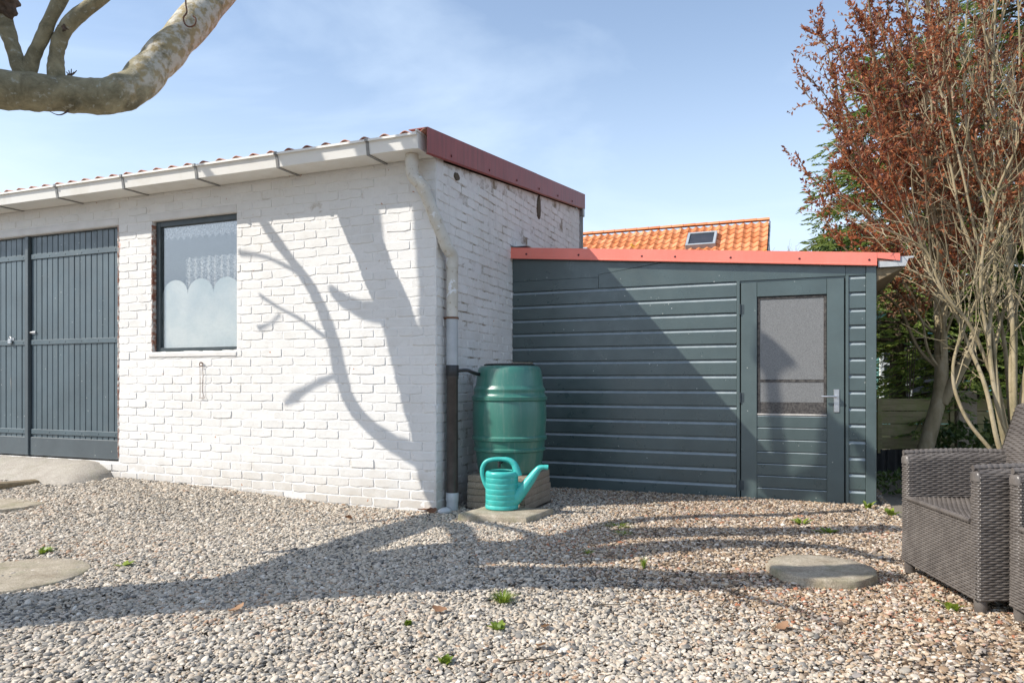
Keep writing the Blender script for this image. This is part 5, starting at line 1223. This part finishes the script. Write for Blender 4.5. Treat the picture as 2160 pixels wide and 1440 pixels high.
# ------------------------------------------------------------------ pale multi-stemmed shrub at the right
def shrub():
    rg = np.random.default_rng(14); o0 = np.array([4.15, 5.75, 0.0])
    t = thing('multi_stem_shrub', 'bare tan multi-stemmed shrub behind the armchairs', 'shrub', o0)
    spec = [((2110, 900), (2035, 700), (1990, 620), (1950, 520), (1850, 480)), ((2120, 900), (2090, 700), (2060, 520), (2010, 300), (1960, 120), (1930, -60)), ((2130, 880), (2120, 640), (2095, 400), (2080, 200), (2085, -60)),
            ((2100, 940), (2060, 780), (2010, 650), (1960, 590), (1935, 530)), ((2140, 900), (2150, 640), (2130, 430), (2100, 250), (2140, 40), (2150, -80)), ((2150, 900), (2180, 650), (2160, 420), (2200, 100), (2190, -90)),
            ((2110, 930), (2070, 720), (2080, 560), (2070, 420), (2040, 250), (2035, 60), (2040, -60)), ((2125, 920), (2100, 760), (2130, 580), (2110, 330), (2060, 160), (2000, 40), (1990, -60)), ((2160, 880), (2210, 560), (2250, 200), (2260, -80)),
            ((2095, 950), (2040, 850), (2035, 740), (2100, 560), (2140, 330), (2155, 120), (2160, -80)), ((2130, 930), (2100, 690), (2030, 480), (2000, 340), (1945, 260)), ((2140, 900), (2125, 700), (2170, 480), (2150, 250), (2080, 60), (2070, -90)), ((2120, 940), (2055, 640), (2100, 420), (2150, 300), (2170, 180))]
    tw = MB(); LP, LD = [], []
    for k, px in enumerate(spec):
        D0 = 5.75 + rg.uniform(-0.12, 0.15); dD = rg.uniform(-0.5, 0.7)
        pts = [o0 + (rg.uniform(-0.1, 0.15), rg.uniform(-0.1, 0.1), -0.05)] + [PX(x, y, D0 + dD * i / 5) for i, (x, y) in enumerate(px)]
        P = wobble(catmull(pts, 8), rg, 0.04); m = MB(); m.tube(rel(P, o0), rg.uniform(0.012, 0.021) * np.linspace(1, 0.2, len(P)) ** 0.9 + 0.002, 9); m.build('stem', M['stem_bark'], t, smooth=True)
        T = np.gradient(P, axis=0); T /= np.linalg.norm(T, axis=1, keepdims=True)
        for _ in range(20):
            i = int(rg.integers(len(P) // 3, len(P))); d = T[i] + rg.normal(0, 0.5, 3); d /= np.linalg.norm(d); L_ = rg.uniform(0.25, 0.9)
            Q = wobble(P[i] + d * L_ * np.linspace(0, 1, 8)[:, None] + np.array([0, 0, 0.12]) * (np.linspace(0, 1, 8) ** 2)[:, None], rg, 0.03); tw.tube(rel(Q, o0), np.linspace(0.006, 0.0018, 8), 4, caps=False)
            for _k in range(3):
                j = int(rg.integers(2, 8)); d2 = d + rg.normal(0, 0.7, 3); d2 /= np.linalg.norm(d2); L2 = rg.uniform(0.08, 0.3); Q2 = Q[j] + d2 * L2 * np.linspace(0, 1, 4)[:, None]; tw.tube(rel(Q2, o0), [0.003, 0.0025, 0.002, 0.0012], 3, caps=False)
                if rg.random() < 0.30 and Q2[-1][2] > 2.0: LP.append(Q2[1:]); LD.append(d2 + rg.normal(0, 0.6, (3, 3)))
    o = tw.build('twigs', M['stem_bark'], t, smooth=True, fix=False); o['kind'] = 'stuff'
    if LP: o = leaf_object('young_leaves', rel(np.vstack(LP), o0), np.vstack(LD), 0.035, 0.016, 'plum_leaf', t, 5); o['kind'] = 'stuff'
shrub()

# ------------------------------------------------------------------ conifers
def conifer(o0, H, R, trunk_r, label, z_low, seed, dens=1.0, lean=(0, 0)):
    rg = np.random.default_rng(seed); o0 = np.array(o0, float)
    t = thing('conifer', label, 'conifer', o0, 0, 'conifers behind the fence')
    P = wobble(catmull([np.array([0, 0, -0.1]), np.array([lean[0] * 0.3, lean[1] * 0.3, H * 0.35]), np.array([lean[0], lean[1], H])], 8), rg, 0.05)
    m = MB(); m.tube(P, np.linspace(trunk_r, 0.02, len(P)), 12); m.build('trunk', M['dark_bark'], t, smooth=True)
    br = MB(); LP, LD = [], []
    nbr = int(H * 34 * dens)
    for _ in range(nbr):
        z = z_low + (H - z_low) * rg.random() ** 1.15; c = np.array([np.interp(z, P[:, 2], P[:, 0]), np.interp(z, P[:, 2], P[:, 1]), z])
        a = rg.uniform(0, 6.283); rad = R * (1 - 0.75 * (z - z_low) / (H - z_low + 0.1)) * rg.uniform(0.55, 1.1) + 0.15
        d = np.array([math.cos(a), math.sin(a), 0.0]); s = np.linspace(0, 1, 9)[:, None]
        Q = c + d * rad * s + np.array([0, 0, 1.0]) * (0.30 * s - 0.52 * s ** 2) * rad; Q = wobble(Q, rg, 0.04)
        br.tube(Q, np.linspace(0.018, 0.004, 9), 4, caps=False)
        for i in range(3, 9):
            for sd in (-1, 1):
                if rg.random() < 0.12: continue
                sd_ = np.cross(d, (0, 0, 1.0)) * sd; fr = d * 0.75 + sd_ * rg.uniform(0.4, 1.1) + np.array([0, 0, rg.uniform(-0.45, 0.15)]); fr /= np.linalg.norm(fr); L_ = rg.uniform(0.14, 0.30)
                k = 7; st = np.linspace(0.05, 1, k)[:, None]; base = Q[i] + fr * L_ * st + np.array([0, 0, -0.10]) * L_ * st ** 2
                for sgn in (-1, 0, 1):
                    LP.append(base + rg.normal(0, 0.004, base.shape)); LD.append(fr + np.cross(fr, (0, 0, 1.0)) * sgn * 0.9 + rg.normal(0, 0.12, base.shape) + np.array([0, 0, -0.15]))
    o = br.build('branches', M['dark_bark'], t, smooth=True, fix=False); o['kind'] = 'stuff'
    o = leaf_object('crown', np.vstack(LP), np.vstack(LD), 0.075, 0.018, 'conifer', t, seed); o['kind'] = 'stuff'
    return sum(len(x) for x in LP)
nc = 0
nc += conifer((5.0, 9.15, 0), 5.4, 1.35, 0.125, 'conifer with bare lower trunk rising above the wooden fence', 1.35, 41, 1.5)
nc += conifer((6.9, 9.4, 0), 8.2, 2.0, 0.16, 'tall dark conifer behind the pale multi-stemmed shrub', 1.2, 42, 1.7)
nc += conifer((5.7, 8.7, 0), 3.3, 1.2, 0.10, 'bushy conifer between the fence post and the shrub', 0.75, 43, 1.7)
nc += conifer((8.2, 8.6, 0), 6.5, 1.7, 0.14, 'conifer at the far right edge behind the shrub', 0.7, 44, 1.2)

# ------------------------------------------------------------------ ivy mound seen over the shed roof
def mound(name, label, cat, cen, rad, n, ll, lw, mat, seed, stems=6, group=None):
    rg = np.random.default_rng(seed); cen = np.array(cen, float); o0 = np.array([cen[0], cen[1], 0.0])
    t = thing(name, label, cat, o0, 0, group)
    u = rg.normal(0, 1, (n, 3)); u /= np.linalg.norm(u, axis=1, keepdims=True); r = rg.uniform(0.55, 1.0, n) ** 0.6 * (1 + 0.22 * np.sin(u[:, 0] * 5 + seed) * np.cos(u[:, 1] * 4 + u[:, 2] * 5))
    Pp = cen - o0 + u * np.array(rad) * r[:, None]; Pp = Pp[Pp[:, 2] > 0.01]; rg2 = rg.normal(0, 0.8, Pp.shape); Dr = (Pp - (cen - o0)) / np.array(rad) * 0.5 + rg2
    o = leaf_object('foliage', Pp, Dr, ll, lw, mat, t, seed); o['kind'] = 'stuff'
    m = MB()
    for k in range(stems):
        a = rg.uniform(0, 6.28); e = cen - o0 + np.array([math.cos(a) * rad[0] * 0.6, math.sin(a) * rad[1] * 0.6, rg.uniform(-0.2, 0.7) * rad[2]]); m.tube(wobble(catmull([np.array([rg.normal(0, 0.05), rg.normal(0, 0.05), -0.03]), e * np.array([0.4, 0.4, 0.55]), e], 5), rg, 0.03 * rad[2]), np.linspace(0.02, 0.006, 11) * min(1, rad[2]), 6)
    m.build('stems', M['dark_bark'], t, smooth=True); return t
mound('ivy_bush', 'green ivy mound showing above the shed roof', 'bush', PX(1800, 560, 11.6), (0.72, 0.6, 0.54), 3000, 0.085, 0.06, 'ivy', 51)
mound('ivy_bush', 'small dark ivy clump rising left of the plum behind the shed roof', 'bush', PX(1752, 540, 11.2), (0.26, 0.3, 0.49), 900, 0.06, 0.045, 'ivy', 52, 3)
mound('dry_bush', 'brown withered foliage beside the end of the shed gutter', 'bush', PX(1915, 610, 8.3), (0.30, 0.3, 0.36), 900, 0.05, 0.03, 'dry_leaf', 53, 4)
mound('ivy_plant', 'ivy growing at the foot of the concrete fence post', 'ivy', (4.75, 7.55, 0.28), (0.32, 0.25, 0.30), 420, 0.075, 0.06, 'ivy', 54, 4)
mound('ground_ivy', 'low green weeds in the bed beside the shed corner', 'weeds', (3.55, 6.45, 0.06), (0.32, 0.42, 0.13), 480, 0.05, 0.035, 'ivy', 55, 4)
mound('ivy_plant', 'leafy ivy behind the armchair back', 'ivy', (4.6, 6.6, 0.35), (0.30, 0.3, 0.38), 420, 0.08, 0.065, 'ivy', 56, 4)

# ------------------------------------------------------------------ bare far tree
def bare_tree(o0, H, label, seed):
    rg = np.random.default_rng(seed); o0 = np.array(o0, float); t = thing('bare_tree', label, 'tree', o0); m = MB(); tw = MB()
    m.tube(wobble(np.array([0, 0, 1.0]) * np.linspace(-0.1, H * 0.45, 8)[:, None], rg, 0.1), np.linspace(0.16, 0.10, 8), 8); m.build('trunk', M['dark_bark'], t, smooth=True)
    def grow(p, d, L_, r, dep):
        n = 6; Q = wobble(p + d * L_ * np.linspace(0, 1, n)[:, None], rg, L_ * 0.09); tw.tube(Q, np.linspace(r, r * 0.55, n), 4, caps=False)
        if dep == 0: return
        for _ in range(rg.integers(2, 5)):
            i = int(rg.integers(2, n)); d2 = d + rg.normal(0, 0.5, 3) + np.array([0, 0, 0.12]); grow(Q[i], d2 / np.linalg.norm(d2), L_ * rg.uniform(0.5, 0.8), r * 0.55, dep - 1)
    for _ in range(7):
        d = np.array([rg.normal(0, 0.6), rg.normal(0, 0.6), 1.0]); grow(np.array([0, 0, H * rg.uniform(0.3, 0.45)]), d / np.linalg.norm(d), H * 0.3, 0.06, 4)
    o = tw.build('branches', M['stem_bark'], t, smooth=True, fix=False); o['kind'] = 'stuff'
bare_tree((11.2, 27.0, 0), 6.4, 'distant bare tree between the tiled house and the plum', 61)
bare_tree((14.5, 24.0, 0), 6.0, 'distant bare tree seen through the plum branches', 62)

# ------------------------------------------------------------------ fence, post, turquoise cabin
fx0, fx1, fy = 3.6, PX(2012, 900, 8.0)[0], 8.0
fence = thing('board_fence', 'low mossy fence of four horizontal boards behind the shed', 'fence', (fx0, fy, 0))
for k in range(4):
    z0_ = 0.245 + k * 0.143; m = MB(); m.box(0, fx1 - fx0 - 0.004, -0.012, 0.016, z0_, z0_ + 0.137, 0.004); o = m.build('board', M['fence'], fence); o.location.y = random.uniform(-0.004, 0.004)
for x in (0.5, fx1 - fx0 - 0.06): MB().box(x, x + 0.05, -0.03, -0.013, 0.2, 0.81, 0.003).build('batten', M['fence'], fence)
m = MB(); n = 60
V = [(x * (fx1 - fx0) / n, -0.03 + 0.018 * math.cos(x * 1.15), z) for z in (-0.05, 0.243) for x in range(n + 1)]
m.add(V, [(i, i + 1, i + n + 2, i + n + 1) for i in range(n)]); m.build('corrugated_skirt', M['black'], fence, smooth=True, fix=False)
o = MB().box(-0.11, 0.11, -0.06, 0.06, -0.1, 0.90, 0.012).build('concrete_post', M['paver']); o.location = (fx1 + 0.12, fy, 0); tag(o, 'dark concrete fence post at the right end of the mossy boards', 'post')
f2 = thing('board_fence', 'shaded fence panel right of the concrete post', 'fence', (fx1 + 0.24, fy, 0))
for k in range(5):
    z0_ = 0.1 + k * 0.143; MB().box(0, 3.6, -0.012, 0.016, z0_, z0_ + 0.137, 0.004).build('board', M['fence'], f2)
cab = thing('garden_cabin', 'turquoise garden cabin with white window beyond the fence', 'cabin', (6.9, 14.0, 0), 0.05)
for k in range(16): MB().box(-1.2, 4.2, -0.015, 0.0, 0.05 + k * 0.15, 0.05 + k * 0.15 + 0.145, 0.004).build('board', M['teal'], cab)
MB().box(-1.2, 4.2, 0.002, 2.6, -0.1, 2.42).build('wall', M['teal'], cab)
m = MB(); m.extrude([(-0.25, 2.43), (2.9, 2.43), (1.3, 3.1)], 0, -1.4, 4.4); m.build('roof', M['paver'], cab)
wn_ = link('window', None, cab)
MB().box(0.40, 1.50, -0.05, -0.03, 0.55, 1.75).build('pane', M['dglass'], wn_)
for (a, b, c, d_) in ((0.32, 0.40, 0.47, 1.83), (1.50, 1.58, 0.47, 1.83), (0.40, 1.50, 0.47, 0.55), (0.40, 1.50, 1.75, 1.83), (0.93, 0.98, 0.55, 1.75), (0.40, 0.93, 0.93, 0.97), (0.98, 1.5, 0.93, 0.97), (0.40, 0.93, 1.33, 1.37), (0.98, 1.5, 1.33, 1.37)): MB().box(a, b, -0.07, -0.028, c, d_, 0.004).build('window_bar', M['white'], wn_)

# ------------------------------------------------------------------ house with orange pantile roof
RP = PX(1623, 466, 20.0)
house = thing('tiled_house', 'house with bright orange pantile roof behind the shed', 'house', (RP[0], RP[1], 0), RZ)
PIT = math.radians(36); RZT = RP[2]; cp, sp_ = math.cos(PIT), math.sin(PIT)
TWD, TG = 0.218, 0.30
rf = link('roof', None, house)
def tile_mesh():
    n = 9; V = []
    for (s, lift) in ((0.0, 0.0), (TG + 0.04, 0.03)):
        for i in range(n):
            f = i / (n - 1); h = 0.028 * math.cos(f * 2 * math.pi + 0.6) ; V.append((f * (TWD + 0.004), -s, h + lift))
    for i in range(n):
        f = i / (n - 1); h = 0.028 * math.cos(f * 2 * math.pi + 0.6); V.append((f * (TWD + 0.004), -(TG + 0.04), h + 0.03 - 0.018))
    Fq = [(i, i + n, i + n + 1, i + 1) for i in range(n - 1)] + [(n + i, 2 * n + i, 2 * n + i + 1, n + i + 1) for i in range(n - 1)]
    me = bpy.data.meshes.new('tile'); me.from_pydata(V, [], Fq); me.polygons.foreach_set('use_smooth', [True] * len(Fq)); me.materials.append(M['tile']); me.update(); return me, np.array(V), np.array(Fq)
tme, tV, tF = tile_mesh()
def roof_xf(x, s, lift=0.0): return (x, -s * cp - lift * -sp_ * 0 - lift * sp_ * 1.0, RZT - s * sp_ + lift * cp)
RV, RF = [], []; off = 0
Rm = np.array([[1, 0, 0], [0, cp, -sp_], [0, sp_, cp]])
cnt = 0
for c_ in range(52):
    for r_ in range(16):
        x = -(c_ + 1) * TWD - 0.02; s = 0.06 + r_ * TG; bp_ = np.array([x, -s * cp, RZT - s * sp_])
        if c_ < 27 and r_ < 9:
            o = link('tile', tme, rf); o.location = bp_; o.rotation_euler = (PIT, random.uniform(-0.008, 0.008), random.uniform(-0.01, 0.01)); cnt += 1
        else: RV.append(tV @ Rm.T + bp_); RF.append(tF + off); off += len(tV)
o = np_mesh('tiling', np.vstack(RV), np.vstack(RF), M['tile'], rf); o['kind'] = 'stuff'
for k in range(34):
    m = MB(); n = 9; prof = [(0.11 * math.cos(a), 0.085 * math.sin(a)) for a in np.linspace(0, math.pi, n)]; x = -k * 0.34
    m.add([(x + 0.005, p[0], RZT + 0.02 + p[1]) for p in prof] + [(x - 0.34, p[0] * 0.9, RZT + 0.02 + p[1] * 0.88) for p in prof], [(i, i + 1, i + n + 1, i + n) for i in range(n - 1)])
    m.build('ridge_tile', M['tile'], rf, smooth=True, fix=False)
m = MB(); d_ = 4.9; m.extrude([(0.0, RZT - 0.06), (-d_ * cp, RZT - d_ * sp_ - 0.06), (-d_ * cp, RZT - d_ * sp_ - 0.16), (0.0, RZT - 0.2), (d_ * cp, RZT - d_ * sp_ - 0.16), (d_ * cp, RZT - d_ * sp_ - 0.06)], 0, -11.3, -0.01); m.build('roof_deck', M['dark_bark'], rf)
m = MB(); m.extrude([(0.0, RZT - 0.22), (-3.6, RZT - 0.22 - 3.6 * sp_ / cp), (-3.6, -0.1), (3.6, -0.1), (3.6, RZT - 0.22 - 3.6 * sp_ / cp)], 0, -11.2, -0.10); m.build('wall', M['house_wall'], house)
m = MB(); m.extrude([(0.02, RZT + 0.0), (-d_ * cp, RZT - d_ * sp_), (-d_ * cp, RZT - d_ * sp_ - 0.18), (0.02, RZT - 0.2)], 0, 0.0, 0.03); m.build('barge_board', M['bracket'], rf)
def skylight(xc, sc, w_, h_):
    k = link('skylight', None, rf); k.location = (xc, -sc * cp, RZT - sc * sp_); k.rotation_euler = (PIT, 0, 0); m = MB()
    for (a, b, c, e) in ((-w_ / 2, w_ / 2, h_ / 2 - 0.07, h_ / 2), (-w_ / 2, w_ / 2, -h_ / 2, -h_ / 2 + 0.07), (-w_ / 2, -w_ / 2 + 0.07, -h_ / 2 + 0.07, h_ / 2 - 0.07), (w_ / 2 - 0.07, w_ / 2, -h_ / 2 + 0.07, h_ / 2 - 0.07)): m.box(a, b, c, e, 0.0, 0.14, 0.005)
    m.build('frame', M['zinc'], k); MB().box(-w_ / 2 + 0.071, w_ / 2 - 0.071, -h_ / 2 + 0.071, h_ / 2 - 0.071, 0.08, 0.11).build('pane', M['dglass'], k)
skylight(-1.75, 1.08, 0.80, 0.80); skylight(-5.35, 1.55, 0.70, 0.8)

# ------------------------------------------------------------------ weeds, grass tufts, fallen leaves, twigs
def tuft(px, py, n, h, spread, label, seed, name='grass_tuft', broad=False):
    rg = np.random.default_rng(seed); q = GP(px, py, 0.0); z = float(ground_z(q[0], q[1])); V = []; Fq = []; lv = []
    for k in range(n):
        a = rg.uniform(0, 6.28); r0 = rg.uniform(0, spread * 0.35); b = np.array([r0 * math.cos(a), r0 * math.sin(a), 0.0]); out = rg.uniform(0.2, 1.0) * spread; hh = h * rg.uniform(0.5, 1.15); wd = (0.0022 if not broad else 0.012) * rg.uniform(0.8, 1.4); sd = np.array([-math.sin(a), math.cos(a), 0]) * wd; o_ = len(V)
        for s in (0, 0.35, 0.7, 1.0):
            c_ = b + np.array([math.cos(a), math.sin(a), 0]) * out * s ** 1.6 + np.array([0, 0, hh * (s - 0.25 * s ** 3)]); w_ = (1 - s ** 2) if not broad else math.sin(math.pi * min(0.97, 0.12 + s * 0.86)); V += [c_ - sd * w_, c_ + sd * w_]
        for i in range(3): Fq.append((o_ + 2 * i, o_ + 2 * i + 1, o_ + 2 * i + 3, o_ + 2 * i + 2))
        lv += [rg.random()] * 8
    o = np_mesh(name, np.array(V), np.array(Fq), M['grass'], None, attrs={'lv': np.array(lv)}); o.location = (q[0], q[1], z + 0.004); tag(o, label, 'weeds' if broad else 'grass', 'weeds growing in the gravel')
tuft(1060, 1272, 190, 0.058, 0.075, 'largest bright grass tuft in the sunny gravel foreground', 1)
tuft(1052, 1328, 16, 0.035, 0.045, 'small green weed just below the largest grass tuft', 2, 'weed', True)
tuft(1358, 1200, 26, 0.085, 0.04, 'upright grass tuft in the shade right of centre', 3)
tuft(1305, 1116, 60, 0.03, 0.13, 'bright grass patch right of the concrete slab, the nearer of two', 4)
tuft(1318, 1132, 45, 0.03, 0.10, 'low yellow-green grass patch below the brighter patch near the slab', 5)
tuft(1240, 1172, 30, 0.03, 0.05, 'dark grass sprig in the shaded pale gravel', 6)
tuft(1690, 1103, 14, 0.05, 0.09, 'leafy weed patch in front of the shed door', 7, 'weed', True)
tuft(1750, 1122, 16, 0.04, 0.10, 'leafy weed patch between shed door and stepping stone', 8, 'weed', True)
tuft(1830, 1072, 12, 0.08, 0.06, 'pale leafy weed at the foot of the shed corner post', 9, 'weed', True)
tuft(1880, 1085, 16, 0.06, 0.10, 'spreading weed left of the rattan armchair', 10, 'weed', True)
tuft(92, 1170, 18, 0.04, 0.06, 'bright weed above the large left stepping stone', 11, 'weed', True)
tuft(262, 1196, 12, 0.03, 0.05, 'tiny weed in sunny gravel right of the left stepping stone', 12, 'weed', True)
tuft(940, 1402, 14, 0.045, 0.03, 'small weed near the bottom edge of the picture', 13, 'weed', True)
tuft(860, 1322, 9, 0.035, 0.02, 'tiny upright weed left of the small green weed', 14, 'weed', True)
tuft(2010, 1290, 9, 0.05, 0.07, 'green ivy leaves on gravel in front of the armchair leg', 15, 'weed', True)
tuft(575, 1042, 9, 0.035, 0.03, 'tiny weed at the foot of the white wall', 16, 'weed', True)
def fallen(px, py, s, label, seed, z=0.0, curl=0.5):
    rg = np.random.default_rng(seed); q = GP(px, py, z); zz = float(ground_z(q[0], q[1])) if z == 0 else z; n = 9; V = []; Fq = []
    for i in range(n):
        f = i / (n - 1); w_ = math.sin(math.pi * (0.04 + 0.92 * f)) ** 0.8 * 0.32 * s * (1 + 0.18 * math.sin(f * 19)); x = (f - 0.5) * s; h = curl * s * 0.25 * (2 * f - 1) ** 2
        V += [(x, -w_, h + 0.12 * s * curl), (x, 0, h), (x, w_, h + 0.16 * s * curl)]
    for i in range(n - 1):
        for k in range(2): a = i * 3 + k; Fq.append((a, a + 1, a + 4, a + 3))
    o = np_mesh('fallen_leaf', np.array(V), np.array(Fq), M['dry_leaf'], None, attrs={'lv': np.full(len(V), rg.random())}); o.location = (q[0], q[1], zz + 0.024); o.scale = (1.25, 1.25, 1.25); o.rotation_euler = (rg.normal(0, 0.25), rg.normal(0, 0.25), rg.uniform(0, 6.28)); tag(o, label, 'leaf', 'dry leaves on the gravel')
fallen(927, 1297, 0.055, 'brown oval leaf left of the largest grass tuft', 1)
for k, (x, y, s) in enumerate([(896, 1080, 0.09), (910, 1083, 0.07)]): fallen(x, y, s, ['curled orange leaf at the foot of the wall corner', 'second curled leaf beside the wall corner, nearest the downpipe'][k], 2 + k)
fallen(352, 1018, 0.09, 'orange leaf nearest the garage door along the wall foot', 5); fallen(440, 1038, 0.10, 'brown leaf below the garage window on the gravel', 6); fallen(484, 1030, 0.08, 'orange leaf right of the brown leaf under the window', 7)
fallen(735, 1096, 0.07, 'small brown leaf lying in front of the white wall', 8); fallen(1150, 1330, 0.05, 'dark brown leaf right of the small green weed', 9); fallen(500, 1300, 0.06, 'orange leaf in the sunny foreground pebbles at left', 10); fallen(178, 1010, 0.10, 'orange leaf at the foot of the ramp', 11); fallen(62, 990, 0.10, 'orange leaf lying on the ramp', 12)
fallen(1140, 1370, 0.045, 'brown leaf in the lower centre gravel', 14); fallen(1650, 1330, 0.05, 'brown leaf below the round stepping stone', 15); fallen(1560, 1270, 0.045, 'dark leaf left of the round stepping stone', 16)
def twig(p0, p1, label, seed):
    rg = np.random.default_rng(seed); a, b = GP(*p0), GP(*p1); P = wobble(np.linspace(a, b, 10), rg, 0.02); P[:, 2] = ground_z(P[:, 0], P[:, 1]) + 0.018; m = MB(); m.tube(P - P[0], np.linspace(0.0028, 0.0014, 10), 6); o = m.build('fallen_twig', M['dark_bark'], None, smooth=True); o.location = P[0]; tag(o, label, 'twig', 'twigs on the gravel')
twig((1060, 1402), (1190, 1380), 'thin twig on the gravel at the bottom centre', 1); twig((1250, 1282), (1330, 1276), 'thin twig right of the largest grass tuft', 2); twig((1640, 1318), (1700, 1352), 'pale twig below the round stepping stone', 3); twig((1560, 1248), (1500, 1290), 'thin twig at the shadow edge left of the stepping stone', 4)
def litter():
    rg = np.random.default_rng(90); n = 1500; Y = rg.uniform(2.1, 6.3, n); X = rg.uniform(-1, 1, n) * (0.74 * Y); p = 0.12 + 0.75 * sstep(-0.3, 1.6, X); k = rg.random(n) < p; X, Y = X[k], Y[k]
    w, t = to_local(X, Y); k = ~((w < 0.05) & (t > -0.03)) & ~(t > ST - 0.05) & ~((w < -3.3) & (t > -0.6)); X, Y = X[k], Y[k]
    P = np.stack([X, Y, ground_z(X, Y) + rg.uniform(0.008, 0.018, len(X))], -1); D = rg.normal(0, 1, P.shape) * np.array([1, 1, 0.18])
    o = leaf_object('leaf_litter', P, D, 0.019, 0.009, 'dry_leaf', None, 91); tag(o, 'small brown leaf bits and husks scattered over the gravel', 'litter', kind='stuff')
litter()
print('plum leaves', n_plum, 'conifer leaves', nc, 'tiles', cnt)
